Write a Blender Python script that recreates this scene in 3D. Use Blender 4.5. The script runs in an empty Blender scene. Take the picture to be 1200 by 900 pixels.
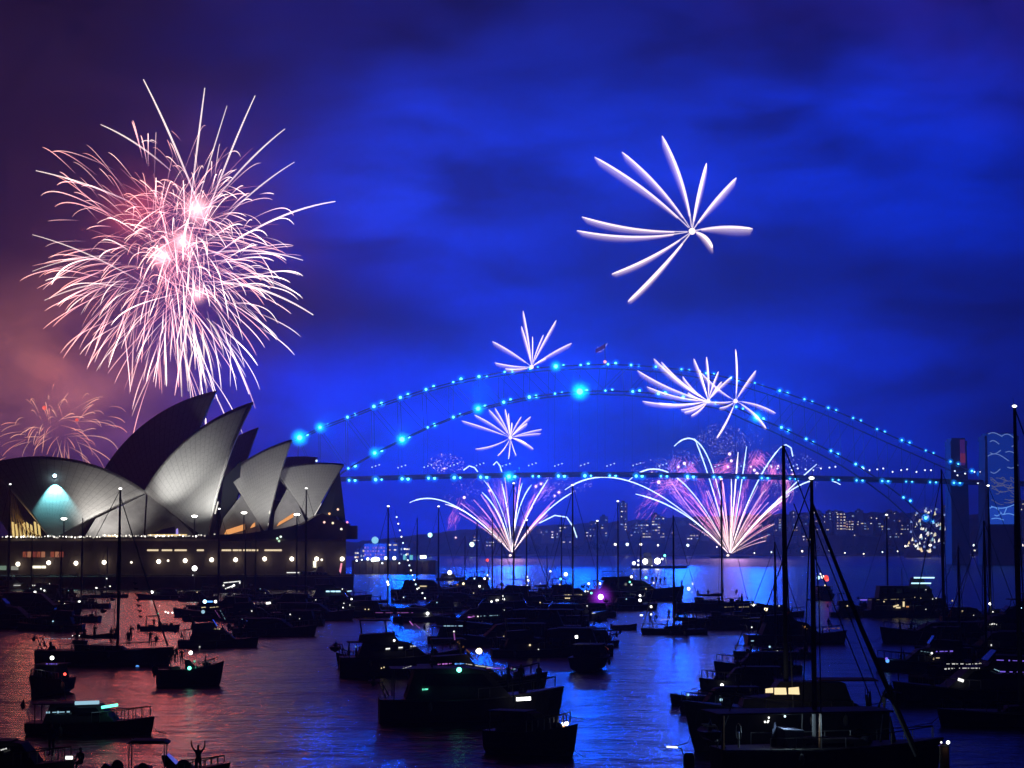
import bpy, bmesh, math, random
from mathutils import Vector, Matrix

SC = bpy.context.scene
COL = SC.collection
R = math.radians
HAZE = .00016
rnd = random.Random(7)

# ------------------------------------------------------------------ camera
FPX, HOR, CAMH = 2340.0, 640.0, 12.0          # focal length in pixels of a 1200 px wide frame
PITCH = math.atan((HOR - 450) / FPX)
cd = bpy.data.cameras.new('camera'); cam = bpy.data.objects.new('camera', cd); COL.objects.link(cam)
cam.location = (0, 0, CAMH); cam.rotation_euler = (math.pi / 2 + PITCH, 0, 0)
cd.sensor_width = 36; cd.lens = FPX / 1200 * 36; cd.clip_start = 1; cd.clip_end = 20000
SC.camera = cam
FW = Vector((0, math.cos(PITCH), math.sin(PITCH))); UP = Vector((0, -math.sin(PITCH), math.cos(PITCH)))


def ray(px, py):
    return FW + Vector((1, 0, 0)) * ((px - 600) / FPX) + UP * ((450 - py) / FPX)


def at(px, py, D):
    r = ray(px, py); return Vector((0, 0, CAMH)) + r * (D / r.y)


def on_plane(px, py, p0, n):
    r = ray(px, py); o = Vector((0, 0, CAMH)); return o + r * ((p0 - o).dot(n) / r.dot(n))


def wd(py):                                    # distance of the water surface seen at this height of the frame
    return CAMH * FPX / (py - HOR)


# ------------------------------------------------------------------ render look
SC.view_settings.view_transform = 'Standard'; SC.view_settings.look = 'None'
SC.view_settings.exposure = 0; SC.view_settings.gamma = 1
SC.cycles.max_bounces = 5; SC.cycles.transparent_max_bounces = 40; SC.cycles.volume_bounces = 0
SC.cycles.sample_clamp_indirect = 3; SC.cycles.sample_clamp_direct = 0
SC.cycles.use_denoising = True
try: SC.cycles.denoiser = 'OPENIMAGEDENOISE'
except Exception: pass


# ------------------------------------------------------------------ night sky: smoke and cloud lit by the show, plus added glows above the frame
class N:
    def __init__(s, nt): s.nt = nt

    def m(s, op, a, b=None, c=None, clamp=False):
        n = s.nt.nodes.new('ShaderNodeMath'); n.operation = op; n.use_clamp = clamp
        for i, v in enumerate((a, b, c)):
            if v is None: continue
            if isinstance(v, (int, float)): n.inputs[i].default_value = v
            else: s.nt.links.new(v, n.inputs[i])
        return n.outputs[0]

    def v(s, op, a, b=None, scale=None):
        n = s.nt.nodes.new('ShaderNodeVectorMath'); n.operation = op
        for i, x in enumerate((a, b)):
            if x is None: continue
            if isinstance(x, (tuple, list)): n.inputs[i].default_value = x
            else: s.nt.links.new(x, n.inputs[i])
        if scale is not None:
            if isinstance(scale, (int, float)): n.inputs['Scale'].default_value = scale
            else: s.nt.links.new(scale, n.inputs['Scale'])
        return n.outputs[0]

    def noise(s, vec, scale, detail=4, rough=.55, out='Fac', dist=0):
        n = s.nt.nodes.new('ShaderNodeTexNoise'); n.inputs['Scale'].default_value = scale
        n.inputs['Detail'].default_value = detail; n.inputs['Roughness'].default_value = rough
        n.inputs['Distortion'].default_value = dist
        s.nt.links.new(vec, n.inputs['Vector']); return n.outputs[out]

    def ramp(s, fac, stops):
        n = s.nt.nodes.new('ShaderNodeValToRGB'); s.nt.links.new(fac, n.inputs[0])
        e = n.color_ramp.elements
        while len(e) < len(stops): e.new(.5)
        for k, (p, c) in enumerate(stops):
            e[k].position = p; e[k].color = (c, c, c, 1) if isinstance(c, (int, float)) else (*c, 1)
        return n.outputs[0]


W = bpy.data.worlds.new('World'); SC.world = W; W.use_nodes = True
wt = W.node_tree; wt.nodes.clear(); g = N(wt)
tc = wt.nodes.new('ShaderNodeTexCoord'); sx = wt.nodes.new('ShaderNodeSeparateXYZ')
wt.links.new(tc.outputs['Generated'], sx.inputs[0])
az = g.m('ARCTAN2', sx.outputs[0], sx.outputs[1]); el = g.m('ARCSINE', sx.outputs[2])
cv = wt.nodes.new('ShaderNodeCombineXYZ'); wt.links.new(az, cv.inputs[0]); wt.links.new(el, cv.inputs[1])
warpn = g.v('SUBTRACT', g.noise(cv.outputs[0], 7, 4, .55, 'Color'), (.5, .5, .5))
wv = g.v('ADD', cv.outputs[0], g.v('MULTIPLY', warpn, (.10, .05, 0)))
ws = wt.nodes.new('ShaderNodeSeparateXYZ'); wt.links.new(wv, ws.inputs[0])
X, Y = ws.outputs[0], ws.outputs[1]


def blob(px, py, rx, ry):
    a = g.m('MULTIPLY', g.m('SUBTRACT', X, (px - 600) / FPX), FPX / rx)
    b = g.m('MULTIPLY', g.m('SUBTRACT', Y, (HOR - py) / FPX), FPX / ry)
    q = g.m('ADD', g.m('MULTIPLY', a, a), g.m('MULTIPLY', b, b))
    return g.m('EXPONENT', g.m('MULTIPLY', q, -1))


def addb(acc, px, py, rx, ry, col):
    t = g.v('SCALE', col, None, blob(px, py, rx, ry))
    return t if acc is None else g.v('ADD', acc, t)


blue = None
for b in [(700, 380, 520, 400, (0, .004, .07)), (520, 500, 250, 150, (0, .013, .50)), (560, 440, 520, 120, (0, .008, .22)),
          (560, 170, 330, 130, (.002, .015, .30)), (1040, 250, 260, 200, (0, .015, .40)), (1150, -20, 320, 150, (.003, .005, .09)), (600, 0, 300, 80, (.004, .006, .10)), (900, 600, 380, 90, (0, .008, .24)),
          (470, 260, 120, 70, (.002, .012, .22)), (1060, 440, 160, 90, (0, .002, .08)), (700, -350, 600, 300, (0, .006, .18))]:  # last blob is an added blue glow above the frame, for the water
    blue = addb(blue, *b)
for (px, py, rx, ry, k) in [(355, 372, 140, 48, .92), (860, 335, 150, 62, .62), (780, 520, 130, 40, .45), (1190, 400, 120, 200, .35), (500, 395, 120, 28, .45), (1000, 330, 160, 40, .5), (700, 20, 900, 60, .55), (120, 560, 260, 60, .3),
                            (1020, 220, 70, 35, .45), (70, 230, 200, 380, .96), (60, 600, 210, 130, .6), (640, 90, 200, 30, .25)]:
    f = g.m('SUBTRACT', 1, g.m('MULTIPLY', blob(px, py, rx, ry), k)); blue = g.v('SCALE', blue, None, f)
cl = g.noise(g.v('MULTIPLY', cv.outputs[0], (5, 14, 1)), 2.2, 4, .5, 'Fac', .3)
cl = g.ramp(cl, [(.30, .4), (.5, .92), (.72, 1.4)])
blue = g.v('MULTIPLY', blue, cl)
pink = None
for b in [(70, 420, 120, 80, (.17, .052, .025)), (120, 470, 110, 50, (.10, .032, .018)), (215, 320, 110, 120, (.06, .015, .05)),
          (150, 262, 28, 28, (.25, .03, .03)), (20, 500, 120, 90, (.04, .014, .025)), (120, 40, 330, 240, (.002, .0015, .004)),
          (1180, 10, 220, 120, (.007, .001, .016)), (30, 250, 90, 200, (.006, .002, .004)), (180, -600, 300, 260, (.34, .055, .045)),  # strong glow above the frame is added to redden the water
          (200, 545, 160, 50, (.02, .006, .06)), (830, 600, 80, 40, (.02, .004, .012)), (860, -300, 120, 200, (.03, .004, .02))]:
    pink = addb(pink, *b)
cl2 = g.ramp(g.noise(g.v('MULTIPLY', cv.outputs[0], (6, 9, 1)), 3.1, 7, .6, 'Fac', .8), [(.32, .45), (.52, 1.0), (.72, 1.5)])
pink = g.v('MULTIPLY', pink, cl2)
sky = wt.nodes.new('ShaderNodeTexSky'); sky.sky_type = 'NISHITA'; sky.sun_disc = False
sky.sun_elevation = R(-8); sky.sun_rotation = R(20)
tot = g.v('ADD', g.v('ADD', blue, pink), g.v('SCALE', sky.outputs[0], None, .003))
bg = wt.nodes.new('ShaderNodeBackground'); wt.links.new(tot, bg.inputs[0]); bg.inputs[1].default_value = 1.75
wo = wt.nodes.new('ShaderNodeOutputWorld'); wt.links.new(bg.outputs[0], wo.inputs[0])

# ------------------------------------------------------------------ materials
MATS = {}


def mat(name, col, rough=.6, metal=0, emit=None, es=1, var=.15, scale=3, spec=.5, bump=0):
    if name in MATS: return MATS[name]
    m = bpy.data.materials.new(name); m.use_nodes = True; nt = m.node_tree; b = nt.nodes['Principled BSDF']; q = N(nt)
    b.inputs['Roughness'].default_value = rough; b.inputs['Metallic'].default_value = metal
    b.inputs['Specular IOR Level'].default_value = spec
    if emit:
        b.inputs['Emission Color'].default_value = (*emit, 1); b.inputs['Emission Strength'].default_value = es
    t = nt.nodes.new('ShaderNodeTexCoord')
    nz = q.noise(t.outputs['Object'], scale, 5, .6)
    lo = tuple(c * (1 - var) for c in col); hi = tuple(min(1, c * (1 + var)) for c in col)
    nt.links.new(q.ramp(nz, [(.3, lo), (.7, hi)]), b.inputs['Base Color'])
    if bump:
        bn = nt.nodes.new('ShaderNodeBump'); bn.inputs['Strength'].default_value = bump
        nt.links.new(nz, bn.inputs['Height']); nt.links.new(bn.outputs[0], b.inputs['Normal'])
    MATS[name] = m; return m


def emat(name, col, s):
    if name in MATS: return MATS[name]
    m = bpy.data.materials.new(name); m.use_nodes = True; nt = m.node_tree; nt.nodes.clear()
    e = nt.nodes.new('ShaderNodeEmission'); e.inputs[0].default_value = (*col, 1); e.inputs[1].default_value = s
    o = nt.nodes.new('ShaderNodeOutputMaterial'); nt.links.new(e.outputs[0], o.inputs[0]); MATS[name] = m; return m


def halo_mat(name, col, s, rad=1):
    if name in MATS: return MATS[name]
    m = bpy.data.materials.new(name); m.use_nodes = True; nt = m.node_tree; nt.nodes.clear()
    e = nt.nodes.new('ShaderNodeEmission'); e.inputs[0].default_value = (*col, 1); e.inputs[1].default_value = s
    o = nt.nodes.new('ShaderNodeOutputMaterial'); nt.links.new(e.outputs[0], o.inputs['Volume'])
    if rad > 3.0:                                # wide glows fade outward
        q = N(nt); t = nt.nodes.new('ShaderNodeTexCoord'); l = q.v('LENGTH', t.outputs['Object']).node.outputs['Value']
        f = q.m('SUBTRACT', 1, q.m('DIVIDE', l, rad), clamp=True)
        nt.links.new(q.m('MULTIPLY', q.m('POWER', f, 2.6), s * 5), e.inputs[1])
    MATS[name] = m; return m


def spark_mat():
    m = bpy.data.materials.new('burning_spark'); m.use_nodes = True; nt = m.node_tree; nt.nodes.clear()
    a = nt.nodes.new('ShaderNodeAttribute'); a.attribute_name = 'glow'
    e = nt.nodes.new('ShaderNodeEmission'); nt.links.new(a.outputs['Color'], e.inputs[0]); e.inputs[1].default_value = .6
    tr = nt.nodes.new('ShaderNodeBsdfTransparent'); ad = nt.nodes.new('ShaderNodeAddShader')     # burning gas hides nothing behind it
    nt.links.new(e.outputs[0], ad.inputs[0]); nt.links.new(tr.outputs[0], ad.inputs[1])
    o = nt.nodes.new('ShaderNodeOutputMaterial'); nt.links.new(ad.outputs[0], o.inputs[0]); return m


SPARK = spark_mat()
M_white = mat('white_gelcoat', (.62, .63, .64), .3)
M_navy = mat('navy_hull', (.02, .025, .05), .3)
M_dark = mat('dark_hull', (.02, .02, .022), .6, spec=.25)
M_red = mat('maroon_hull', (.22, .03, .02), .35)
M_glass = mat('tinted_glass', (.01, .012, .015), .08, var=.02)
M_metal = mat('brushed_alloy', (.25, .25, .27), .35, .8)
M_black = mat('black_rubber', (.015, .015, .016), .6)
M_canvas = mat('navy_canvas', (.025, .03, .06), .85)
M_canvas2 = mat('grey_canvas', (.16, .16, .17), .85)
M_wood = mat('teak', (.16, .08, .035), .6, scale=9)
M_conc = mat('granite_concrete', (.10, .075, .062), .8, scale=.35, var=.25)
M_stone = mat('sandstone', (.26, .19, .13), .9, scale=.3, var=.3)
M_steel = mat('painted_steel', (.09, .10, .11), .6)
M_skin = mat('skin', (.35, .2, .14), .6)
M_cloth = mat('dark_clothes', (.04, .045, .06), .9)
M_hair = mat('dark_hair', (.02, .015, .01), .7)

# ------------------------------------------------------------------ mesh helpers


class MB:
    def __init__(s): s.v = []; s.f = []; s.c = []

    def add(s, vs, fs, col=None):
        o = len(s.v); s.v += [tuple(p) for p in vs]; s.f += [tuple(i + o for i in f) for f in fs]
        if col is not None: s.c += [col] * len(vs) if not isinstance(col, list) else col
        return s

    def box(s, x0, x1, y0, y1, z0, z1):
        vs = [(x0, y0, z0), (x1, y0, z0), (x1, y1, z0), (x0, y1, z0), (x0, y0, z1), (x1, y0, z1), (x1, y1, z1), (x0, y1, z1)]
        return s.add(vs, [(0, 3, 2, 1), (4, 5, 6, 7), (0, 1, 5, 4), (1, 2, 6, 5), (2, 3, 7, 6), (3, 0, 4, 7)])

    def tube(s, pts, rad, n=6, col=None, cap=True):
        pts = [Vector(p) for p in pts]
        if len(pts) < 2: return s
        rs = rad if isinstance(rad, (list, tuple)) else [rad] * len(pts)
        d0 = (pts[1] - pts[0]).normalized()
        ref = Vector((0, 0, 1)) if abs(d0.z) < .9 else Vector((1, 0, 0))
        vs = []; cs = []
        for i, p in enumerate(pts):
            d = (pts[min(i + 1, len(pts) - 1)] - pts[max(i - 1, 0)])
            if d.length < 1e-9: d = d0
            d.normalize(); a = d.cross(ref)
            if a.length < 1e-6: a = d.cross(Vector((0, 1, 0)))
            a.normalize(); b = d.cross(a)
            for k in range(n):
                t = 2 * math.pi * k / n; vs.append(p + (a * math.cos(t) + b * math.sin(t)) * rs[i])
            if col is not None: cs += [col[i] if isinstance(col, list) else col] * n
        fs = [(i * n + k, i * n + (k + 1) % n, (i + 1) * n + (k + 1) % n, (i + 1) * n + k) for i in range(len(pts) - 1) for k in range(n)]
        if cap: fs += [tuple(range(n)), tuple(range((len(pts) - 1) * n + n - 1, (len(pts) - 1) * n - 1, -1))]
        return s.add(vs, fs, cs if col is not None else None)

    def ball(s, c, r, col=None, nu=10, nv=6, sq=(1, 1, 1)):
        c = Vector(c); vs = [c + Vector((0, 0, r * sq[2]))]; fs = []
        for j in range(1, nv):
            for i in range(nu):
                t = math.pi * j / nv; p = 2 * math.pi * i / nu
                vs.append(c + Vector((r * sq[0] * math.sin(t) * math.cos(p), r * sq[1] * math.sin(t) * math.sin(p), r * sq[2] * math.cos(t))))
        vs.append(c - Vector((0, 0, r * sq[2]))); L = len(vs) - 1
        for i in range(nu):
            fs.append((0, 1 + i, 1 + (i + 1) % nu)); fs.append((L, L - nu + (i + 1) % nu, L - nu + i))
        for j in range(nv - 2):
            for i in range(nu):
                a = 1 + j * nu
                fs.append((a + i, a + nu + i, a + nu + (i + 1) % nu, a + (i + 1) % nu))
        return s.add(vs, fs, col)

    def prism(s, prof, w0, w1=None, zref=None):
        """side profile in xz extruded across the beam; w0 half width at the foot, w1 at the top"""
        w1 = w0 if w1 is None else w1
        zs = [p[1] for p in prof]; a, b = min(zs), max(zs); n = len(prof)
        hw = lambda z: w0 + (w1 - w0) * (z - a) / max(b - a, 1e-6)
        vs = [(x, -hw(z), z) for x, z in prof] + [(x, hw(z), z) for x, z in prof]
        fs = [tuple(range(n)), tuple(range(2 * n - 1, n - 1, -1))] + [(i, i + n, (i + 1) % n + n, (i + 1) % n) for i in range(n)]
        return s.add(vs, fs)

    def build(s, name, m, parent=None, smooth=False, bevel=0):
        me = bpy.data.meshes.new(name); me.from_pydata(s.v, [], s.f); me.update()
        if s.c:
            at_ = me.attributes.new('glow', 'FLOAT_COLOR', 'POINT')
            for i, c in enumerate(s.c): at_.data[i].color = (*c, 1)
        else:
            bm = bmesh.new(); bm.from_mesh(me); bmesh.ops.recalc_face_normals(bm, faces=bm.faces); bm.to_mesh(me); bm.free()
        me.materials.append(m)
        if smooth:
            for p in me.polygons: p.use_smooth = True
        o = bpy.data.objects.new(name, me); COL.objects.link(o)
        if parent is not None: o.parent = parent
        if bevel:
            b = o.modifiers.new('bevel', 'BEVEL'); b.width = bevel; b.segments = 2; b.limit_method = 'ANGLE'
        return o


def tag(o, label=None, cat=None, group=None, kind=None):
    if label: o['label'] = label
    if cat: o['category'] = cat
    if group: o['group'] = group
    if kind: o['kind'] = kind
    return o


def empty(name, loc, rz=0, label=None, cat=None, group=None):
    o = bpy.data.objects.new(name, None); COL.objects.link(o); o.location = loc; o.rotation_euler = (0, 0, rz)
    o.empty_display_size = 1
    return tag(o, label, cat, group)


def clone(o, loc=None, rz=None, label=None):
    def rec(a, parent):
        c = a.copy(); COL.objects.link(c); c.parent = parent
        for ch in list(a.children): rec(ch, c)
        return c
    c = rec(o, o.parent)
    if loc is not None: c.location = loc
    if rz is not None: c.rotation_euler = (0, 0, rz)
    if label: c['label'] = label
    return c


_lampmesh = {}


def lamp(parent, wpos, rad, col, s, name='lamp', halo=0, hs=.1, hcol=None):
    """small glowing lamp glass at a world position, parented to its thing (parent must be unscaled)"""
    mn = 'glow_%s_%g' % ('_'.join('%02d' % round(c * 99) for c in col), s)
    key = (mn, round(rad, 3), name)
    if key not in _lampmesh:
        o = MB().ball((0, 0, 0), rad, nu=10, nv=6).build(name, emat(mn, col, s), None, True); _lampmesh[key] = o.data
    else:
        o = bpy.data.objects.new(name, _lampmesh[key]); COL.objects.link(o)
    if parent is not None:
        o.parent = parent
        c, sn = math.cos(-parent.rotation_euler.z), math.sin(-parent.rotation_euler.z)
        d = Vector(wpos) - parent.location
        o.location = (d.x * c - d.y * sn, d.x * sn + d.y * c, d.z)
    else: o.location = wpos
    if halo:
        hcol = hcol or col
        kn = 'emissive_glow_%s_%g_%g' % ('_'.join('%02d' % round(c * 99) for c in hcol), hs, round(halo, 1))  # ball of emitting air stands in for lamp glow scattered in haze
        k2 = (kn, round(halo, 2))
        if k2 not in _lampmesh:
            h = MB().ball((0, 0, 0), halo, nu=16, nv=10).build('halo', halo_mat(kn, hcol, hs, halo), o, True); _lampmesh[k2] = h.data
        else:
            h = bpy.data.objects.new('halo', _lampmesh[k2]); COL.objects.link(h); h.parent = o
    return o


def light(kind, loc, power, col, aim=None, size=.5, angle=60, blend=.6, parent=None):
    l = bpy.data.lights.new(kind.lower() + '_source', kind); l.energy = power; l.color = col
    if kind == 'SPOT': l.spot_size = R(angle); l.spot_blend = blend; l.shadow_soft_size = size
    elif kind == 'POINT': l.shadow_soft_size = size
    elif kind == 'AREA': l.size = size
    o = bpy.data.objects.new(l.name, l); COL.objects.link(o); o.location = loc
    if aim is not None: o.rotation_euler = (Vector(aim) - Vector(loc)).to_track_quat('-Z', 'Y').to_euler()
    return o


# ------------------------------------------------------------------ water
def water():
    o = MB().add([(-6000, -300, 0), (6000, -300, 0), (6000, 9000, 0), (-6000, 9000, 0)], [(0, 1, 2, 3)]).build('water', M_black)
    m = bpy.data.materials.new('harbour_water'); m.use_nodes = True; nt = m.node_tree; b = nt.nodes['Principled BSDF']; q = N(nt)
    b.inputs['Base Color'].default_value = (.004, .007, .012, 1); b.inputs['IOR'].default_value = 1.33
    b.inputs['Roughness'].default_value = .23
    t = nt.nodes.new('ShaderNodeTexCoord')
    n1 = q.noise(q.v('MULTIPLY', t.outputs['Object'], (.55, .8, 1)), 1.0, 4, .55, 'Fac', .5)
    n2 = q.noise(q.v('MULTIPLY', t.outputs['Object'], (.05, .11, 1)), 1.0, 3, .5, 'Fac', .4)
    h = q.m('ADD', n1, q.m('MULTIPLY', n2, 3.0))
    bn = nt.nodes.new('ShaderNodeBump'); bn.inputs['Strength'].default_value = 1; bn.inputs['Distance'].default_value = .30
    nt.links.new(h, bn.inputs['Height']); nt.links.new(bn.outputs[0], b.inputs['Normal'])
    o.data.materials[0] = m; tag(o, kind='structure')


water()

# ------------------------------------------------------------------ concert halls on the point
AX = R(9); AXV = Vector((math.cos(AX), math.sin(AX), 0)); NRM = Vector((-math.sin(AX), math.cos(AX), 0))


def tile_mat(name, base, dark):
    m = bpy.data.materials.new(name); m.use_nodes = True; nt = m.node_tree; b = nt.nodes['Principled BSDF']; q = N(nt)
    b.inputs['Roughness'].default_value = .45
    uv = nt.nodes.new('ShaderNodeUVMap'); s = nt.nodes.new('ShaderNodeSeparateXYZ'); nt.links.new(uv.outputs[0], s.inputs[0])
    # rib seams fan out from the springing point, chevron lids step along them
    fu = q.m('FRACT', q.m('MULTIPLY', s.outputs[0], 20)); au = q.m('ABSOLUTE', q.m('SUBTRACT', fu, .5))
    su = q.m('GREATER_THAN', au, .455)
    fv = q.m('FRACT', q.m('ADD', q.m('MULTIPLY', s.outputs[1], 18), q.m('MULTIPLY', au, .8))); sv = q.m('GREATER_THAN', q.m('ABSOLUTE', q.m('SUBTRACT', fv, .5)), .465)
    seam = q.m('MAXIMUM', su, sv)
    t = nt.nodes.new('ShaderNodeTexCoord'); nz = q.noise(t.outputs['Object'], .35, 5, .6)
    fac = q.m('SUBTRACT', q.m('ADD', .78, q.m('MULTIPLY', nz, .3)), q.m('MULTIPLY', seam, .35))
    c = q.ramp(fac, [(0, dark), (1, base)]); nt.links.new(c, b.inputs['Base Color'])
    return m


M_tile = tile_mat('cream_shell_tiles', (.66, .65, .62), (.10, .10, .10))
M_inner = mat('raw_concrete', (.22, .2, .18), .8)


def sphere_patch(T, B, P, R0, out, na=28, nb=20):
    """half shell: piece of a sphere through ridge tip T, ridge foot B and springing point P, ribs running from P to the ridge"""
    a, b = B - T, P - T
    n = a.cross(b); cc = T + (b.length_squared * n.cross(a) * -1 + a.length_squared * n.cross(b)) * 0
    cc = T + ((a.length_squared * b - b.length_squared * a).cross(a.cross(b))) / (2 * a.cross(b).length_squared)
    rc = (cc - T).length; Rr = max(R0, rc * 1.02); h = math.sqrt(Rr * Rr - rc * rc); nn = n.normalized()
    if nn.dot(out) > 0: nn = -nn
    C = cc + nn * h
    # ridge: intersection of sphere with the hall's mid plane (through T, normal NRM)
    dpl = (T - C).dot(NRM); cr = C + NRM * dpl
    u0, u1 = (B - cr), (T - cr); rr = u1.length
    grid = []
    for i in range(na + 1):
        s = i / na
        ang = u0.angle(u1); Q = cr + (u0 * math.sin((1 - s) * ang) + u1 * math.sin(s * ang)) / math.sin(ang)
        p0, p1 = P - C, Q - C; th = p0.angle(p1); row = []
        for j in range(nb + 1):
            t = .02 + .98 * j / nb
            row.append(C + (p0 * math.sin((1 - t) * th) + p1 * math.sin(t * th)) / math.sin(th))
        grid.append(row)
    return grid, C


def shell(parent, tpx, bpx, ppx, p0, w, nm='shell', R0=75, label=None):
    T = on_plane(*tpx, p0, NRM); B = on_plane(*bpx, p0, NRM); P = on_plane(*ppx, p0 - NRM * w, NRM)
    o = None
    vs, fs, uvs = [], [], []
    for side in (0, 1):
        out = (-NRM * .8 + Vector((0, 0, .6)))
        grid, C = sphere_patch(T, B, P, R0, out)
        base = len(vs); na, nb = len(grid) - 1, len(grid[0]) - 1
        for i, row in enumerate(grid):
            for j, p in enumerate(row):
                if side: p = p - NRM * 2 * (p - T).dot(NRM)
                vs.append(p - parent.location); uvs.append((i / na, j / nb))
        for i in range(na):
            for j in range(nb):
                a = base + i * (nb + 1) + j; f = (a, a + 1, a + nb + 2, a + nb + 1)
                fs.append(f if side else f[::-1])
    me = bpy.data.meshes.new(nm); me.from_pydata([tuple(v) for v in vs], [], fs)
    uvl = me.uv_layers.new(name='UVMap')
    for lp in me.loops: uvl.data[lp.index].uv = uvs[lp.vertex_index]
    for p in me.polygons: p.use_smooth = True
    me.materials.append(M_tile)
    o = bpy.data.objects.new(nm, me); COL.objects.link(o); o.parent = parent
    md = o.modifiers.new('thickness', 'SOLIDIFY'); md.thickness = 1.0; md.offset = 0
    if label: o['label'] = label
    return o, T, B, P


def wpt(parent, v): return v - parent.location


def facet(parent, pts, name, m, thick=.6):
    vs = [wpt(parent, p) for p in pts]; n = len(vs); back = [v + NRM * thick for v in vs]
    return MB().add(vs + back, [tuple(range(n)), tuple(range(2 * n - 1, n - 1, -1))] + [(i, (i + 1) % n, (i + 1) % n + n, i + n) for i in range(n)]).build(name, m, parent)


pF = at(200, 628, 605); pB = at(200, 628, 668)
hall = empty('performance_hall', (pF.x, pF.y, 14), 0, 'floodlit hall of tiled white sail shells in front of the dark hall on the point', 'concert hall', 'sail roofed halls on the podium')
hall2 = empty('performance_hall', (pB.x, pB.y, 14), 0, 'taller unlit hall whose dark sail shells rise behind the floodlit one', 'concert hall', 'sail roofed halls on the podium')
S0 = shell(hall, (-14, 545), (171, 578), (60, 633), pF, 15, label='low shell facing the city, washed by a cyan spotlight')
S1 = shell(hall, (297, 472), (170, 577), (243, 632), pF, 17, label='tallest brightly floodlit shell')
S2 = shell(hall, (342, 516), (268, 556), (312, 626), pF, 13, label='middle shell, grey in the floodlight')
S3 = shell(hall, (403, 545), (322, 552), (364, 612), pF, 11, label='smallest shell jutting towards the bridge')
shell(hall2, (-40, 552), (124, 560), (20, 640), pB, 18)
shell(hall2, (254, 459), (118, 559), (200, 640), pB, 20)
shell(hall2, (303, 502), (238, 540), (270, 630), pB, 15)
shell(hall2, (372, 537), (300, 545), (335, 620), pB, 12)
# side shells that close the gaps between the sails
fr = lambda px, py, w: on_plane(px, py, pF - NRM * w, NRM)
for k, q in enumerate([[(171, 579, 1.0), (112, 608, 9), (98, 631, 12), (168, 633, 12)], [(173, 579, 1.0), (170, 633, 12), (232, 632, 13), (205, 604, 9)],
                       [(292, 568, 3), (262, 607, 9), (255, 631, 12), (306, 625, 10)], [(340, 566, 3), (322, 600, 8), (320, 622, 10), (358, 612, 8)]]):
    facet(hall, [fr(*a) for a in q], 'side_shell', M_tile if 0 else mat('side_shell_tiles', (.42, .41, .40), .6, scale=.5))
# glass walls under the mouths
b = MB(); c = MB()
foot = [(14 + 4.4 * k, 630) for k in range(9)]
for k, (x, y) in enumerate(foot):
    topx, topy = 10 + 2.6 * k, 566 + 6.4 * k
    b.tube([wpt(hall, fr(x, y, 9)), wpt(hall, fr(topx + 2, (topy + y) / 2 - 6, 6.5)), wpt(hall, fr(topx, topy, 3))], .16, 5)
b.build('mullion', mat('bronze_mullion', (.5, .36, .18), .5), hall)['kind'] = 'stuff'
for k in range(8):
    c.add([wpt(hall, fr(foot[k][0] + 1, 630, 8.6)), wpt(hall, fr(foot[k + 1][0] - 1, 630, 8.6)), wpt(hall, fr(foot[k + 1][0] - 2.5, 612 + (k % 3) * 2, 7.2)), wpt(hall, fr(foot[k][0] - 1, 611 + (k % 2) * 3, 7.2))], [(0, 1, 2, 3)])
c.build('foyer_window', emat('foyer_light', (1, .72, .26), .85), hall)
light('POINT', fr(26, 612, 12), 450, (1, .68, .3), size=1)
# north foyer glass and terraces
gm = mat('foyer_glass', (.03, .035, .04), .12)
for pts in ([(366, 611, 6), (398, 552, 2), (402, 585, 5), (405, 612, 9), (385, 618, 9)], [(258, 600, 4), (262, 560, 2), (283, 540, 2), (280, 575, 4), (262, 628, 6)]):
    facet(hall, [fr(*p) for p in pts], 'glass_wall', gm)
for (x0, y0, x1, y1, h) in [(262, 628, 287, 621, 7), (268, 619, 270, 617, 1), (293, 619, 299, 617, 5), (324, 617, 344, 606, 5)]:
    if x1 - x0 < 3: continue
    facet(hall, [fr(x0, y0, 14), fr(x1, y1, 14), fr(x1, y1 - h, 13.4), fr(x0 + 3, y0 - h, 13.4)], 'foyer_window', emat('foyer_amber', (1, .42, .13), .9), .2)
facet(hall, [fr(173, 628, 14), fr(219, 628, 14), fr(219, 626, 14), fr(173, 626.3, 14)], 'foyer_window', emat('foyer_yellow', (1, .72, .3), 1.1), .2)
facet(hall, [fr(206, 626, 14.2), fr(209, 626, 14.2), fr(208.6, 619, 14.2), fr(206.4, 620, 14.2)], 'doorway', emat('violet_door', (.45, .35, 1), .9), .2)
facet(hall, [fr(178, 625.5, 14), fr(205.5, 625.5, 14), fr(205, 617, 13.6), fr(190, 620, 13.6)], 'glass_wall', mat('violet_glass', (.10, .06, .3), .3), .2)
facet(hall, [fr(125, 629, 14), fr(139, 629, 14), fr(139, 627, 14), fr(126, 627, 14)], 'foyer_window', emat('foyer_yellow', (1, .72, .3), 1.1), .2)
# lit mouth edges, put in as emissive tubes
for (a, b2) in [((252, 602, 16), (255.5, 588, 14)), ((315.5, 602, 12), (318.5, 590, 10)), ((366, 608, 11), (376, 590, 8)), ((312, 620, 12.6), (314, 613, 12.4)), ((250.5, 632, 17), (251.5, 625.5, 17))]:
    MB().tube([wpt(hall, fr(*a)), wpt(hall, fr(*b2))], .22, 5).build('lit_edge', emat('edge_white', (1, .95, .85), 1.0), hall)

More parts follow.
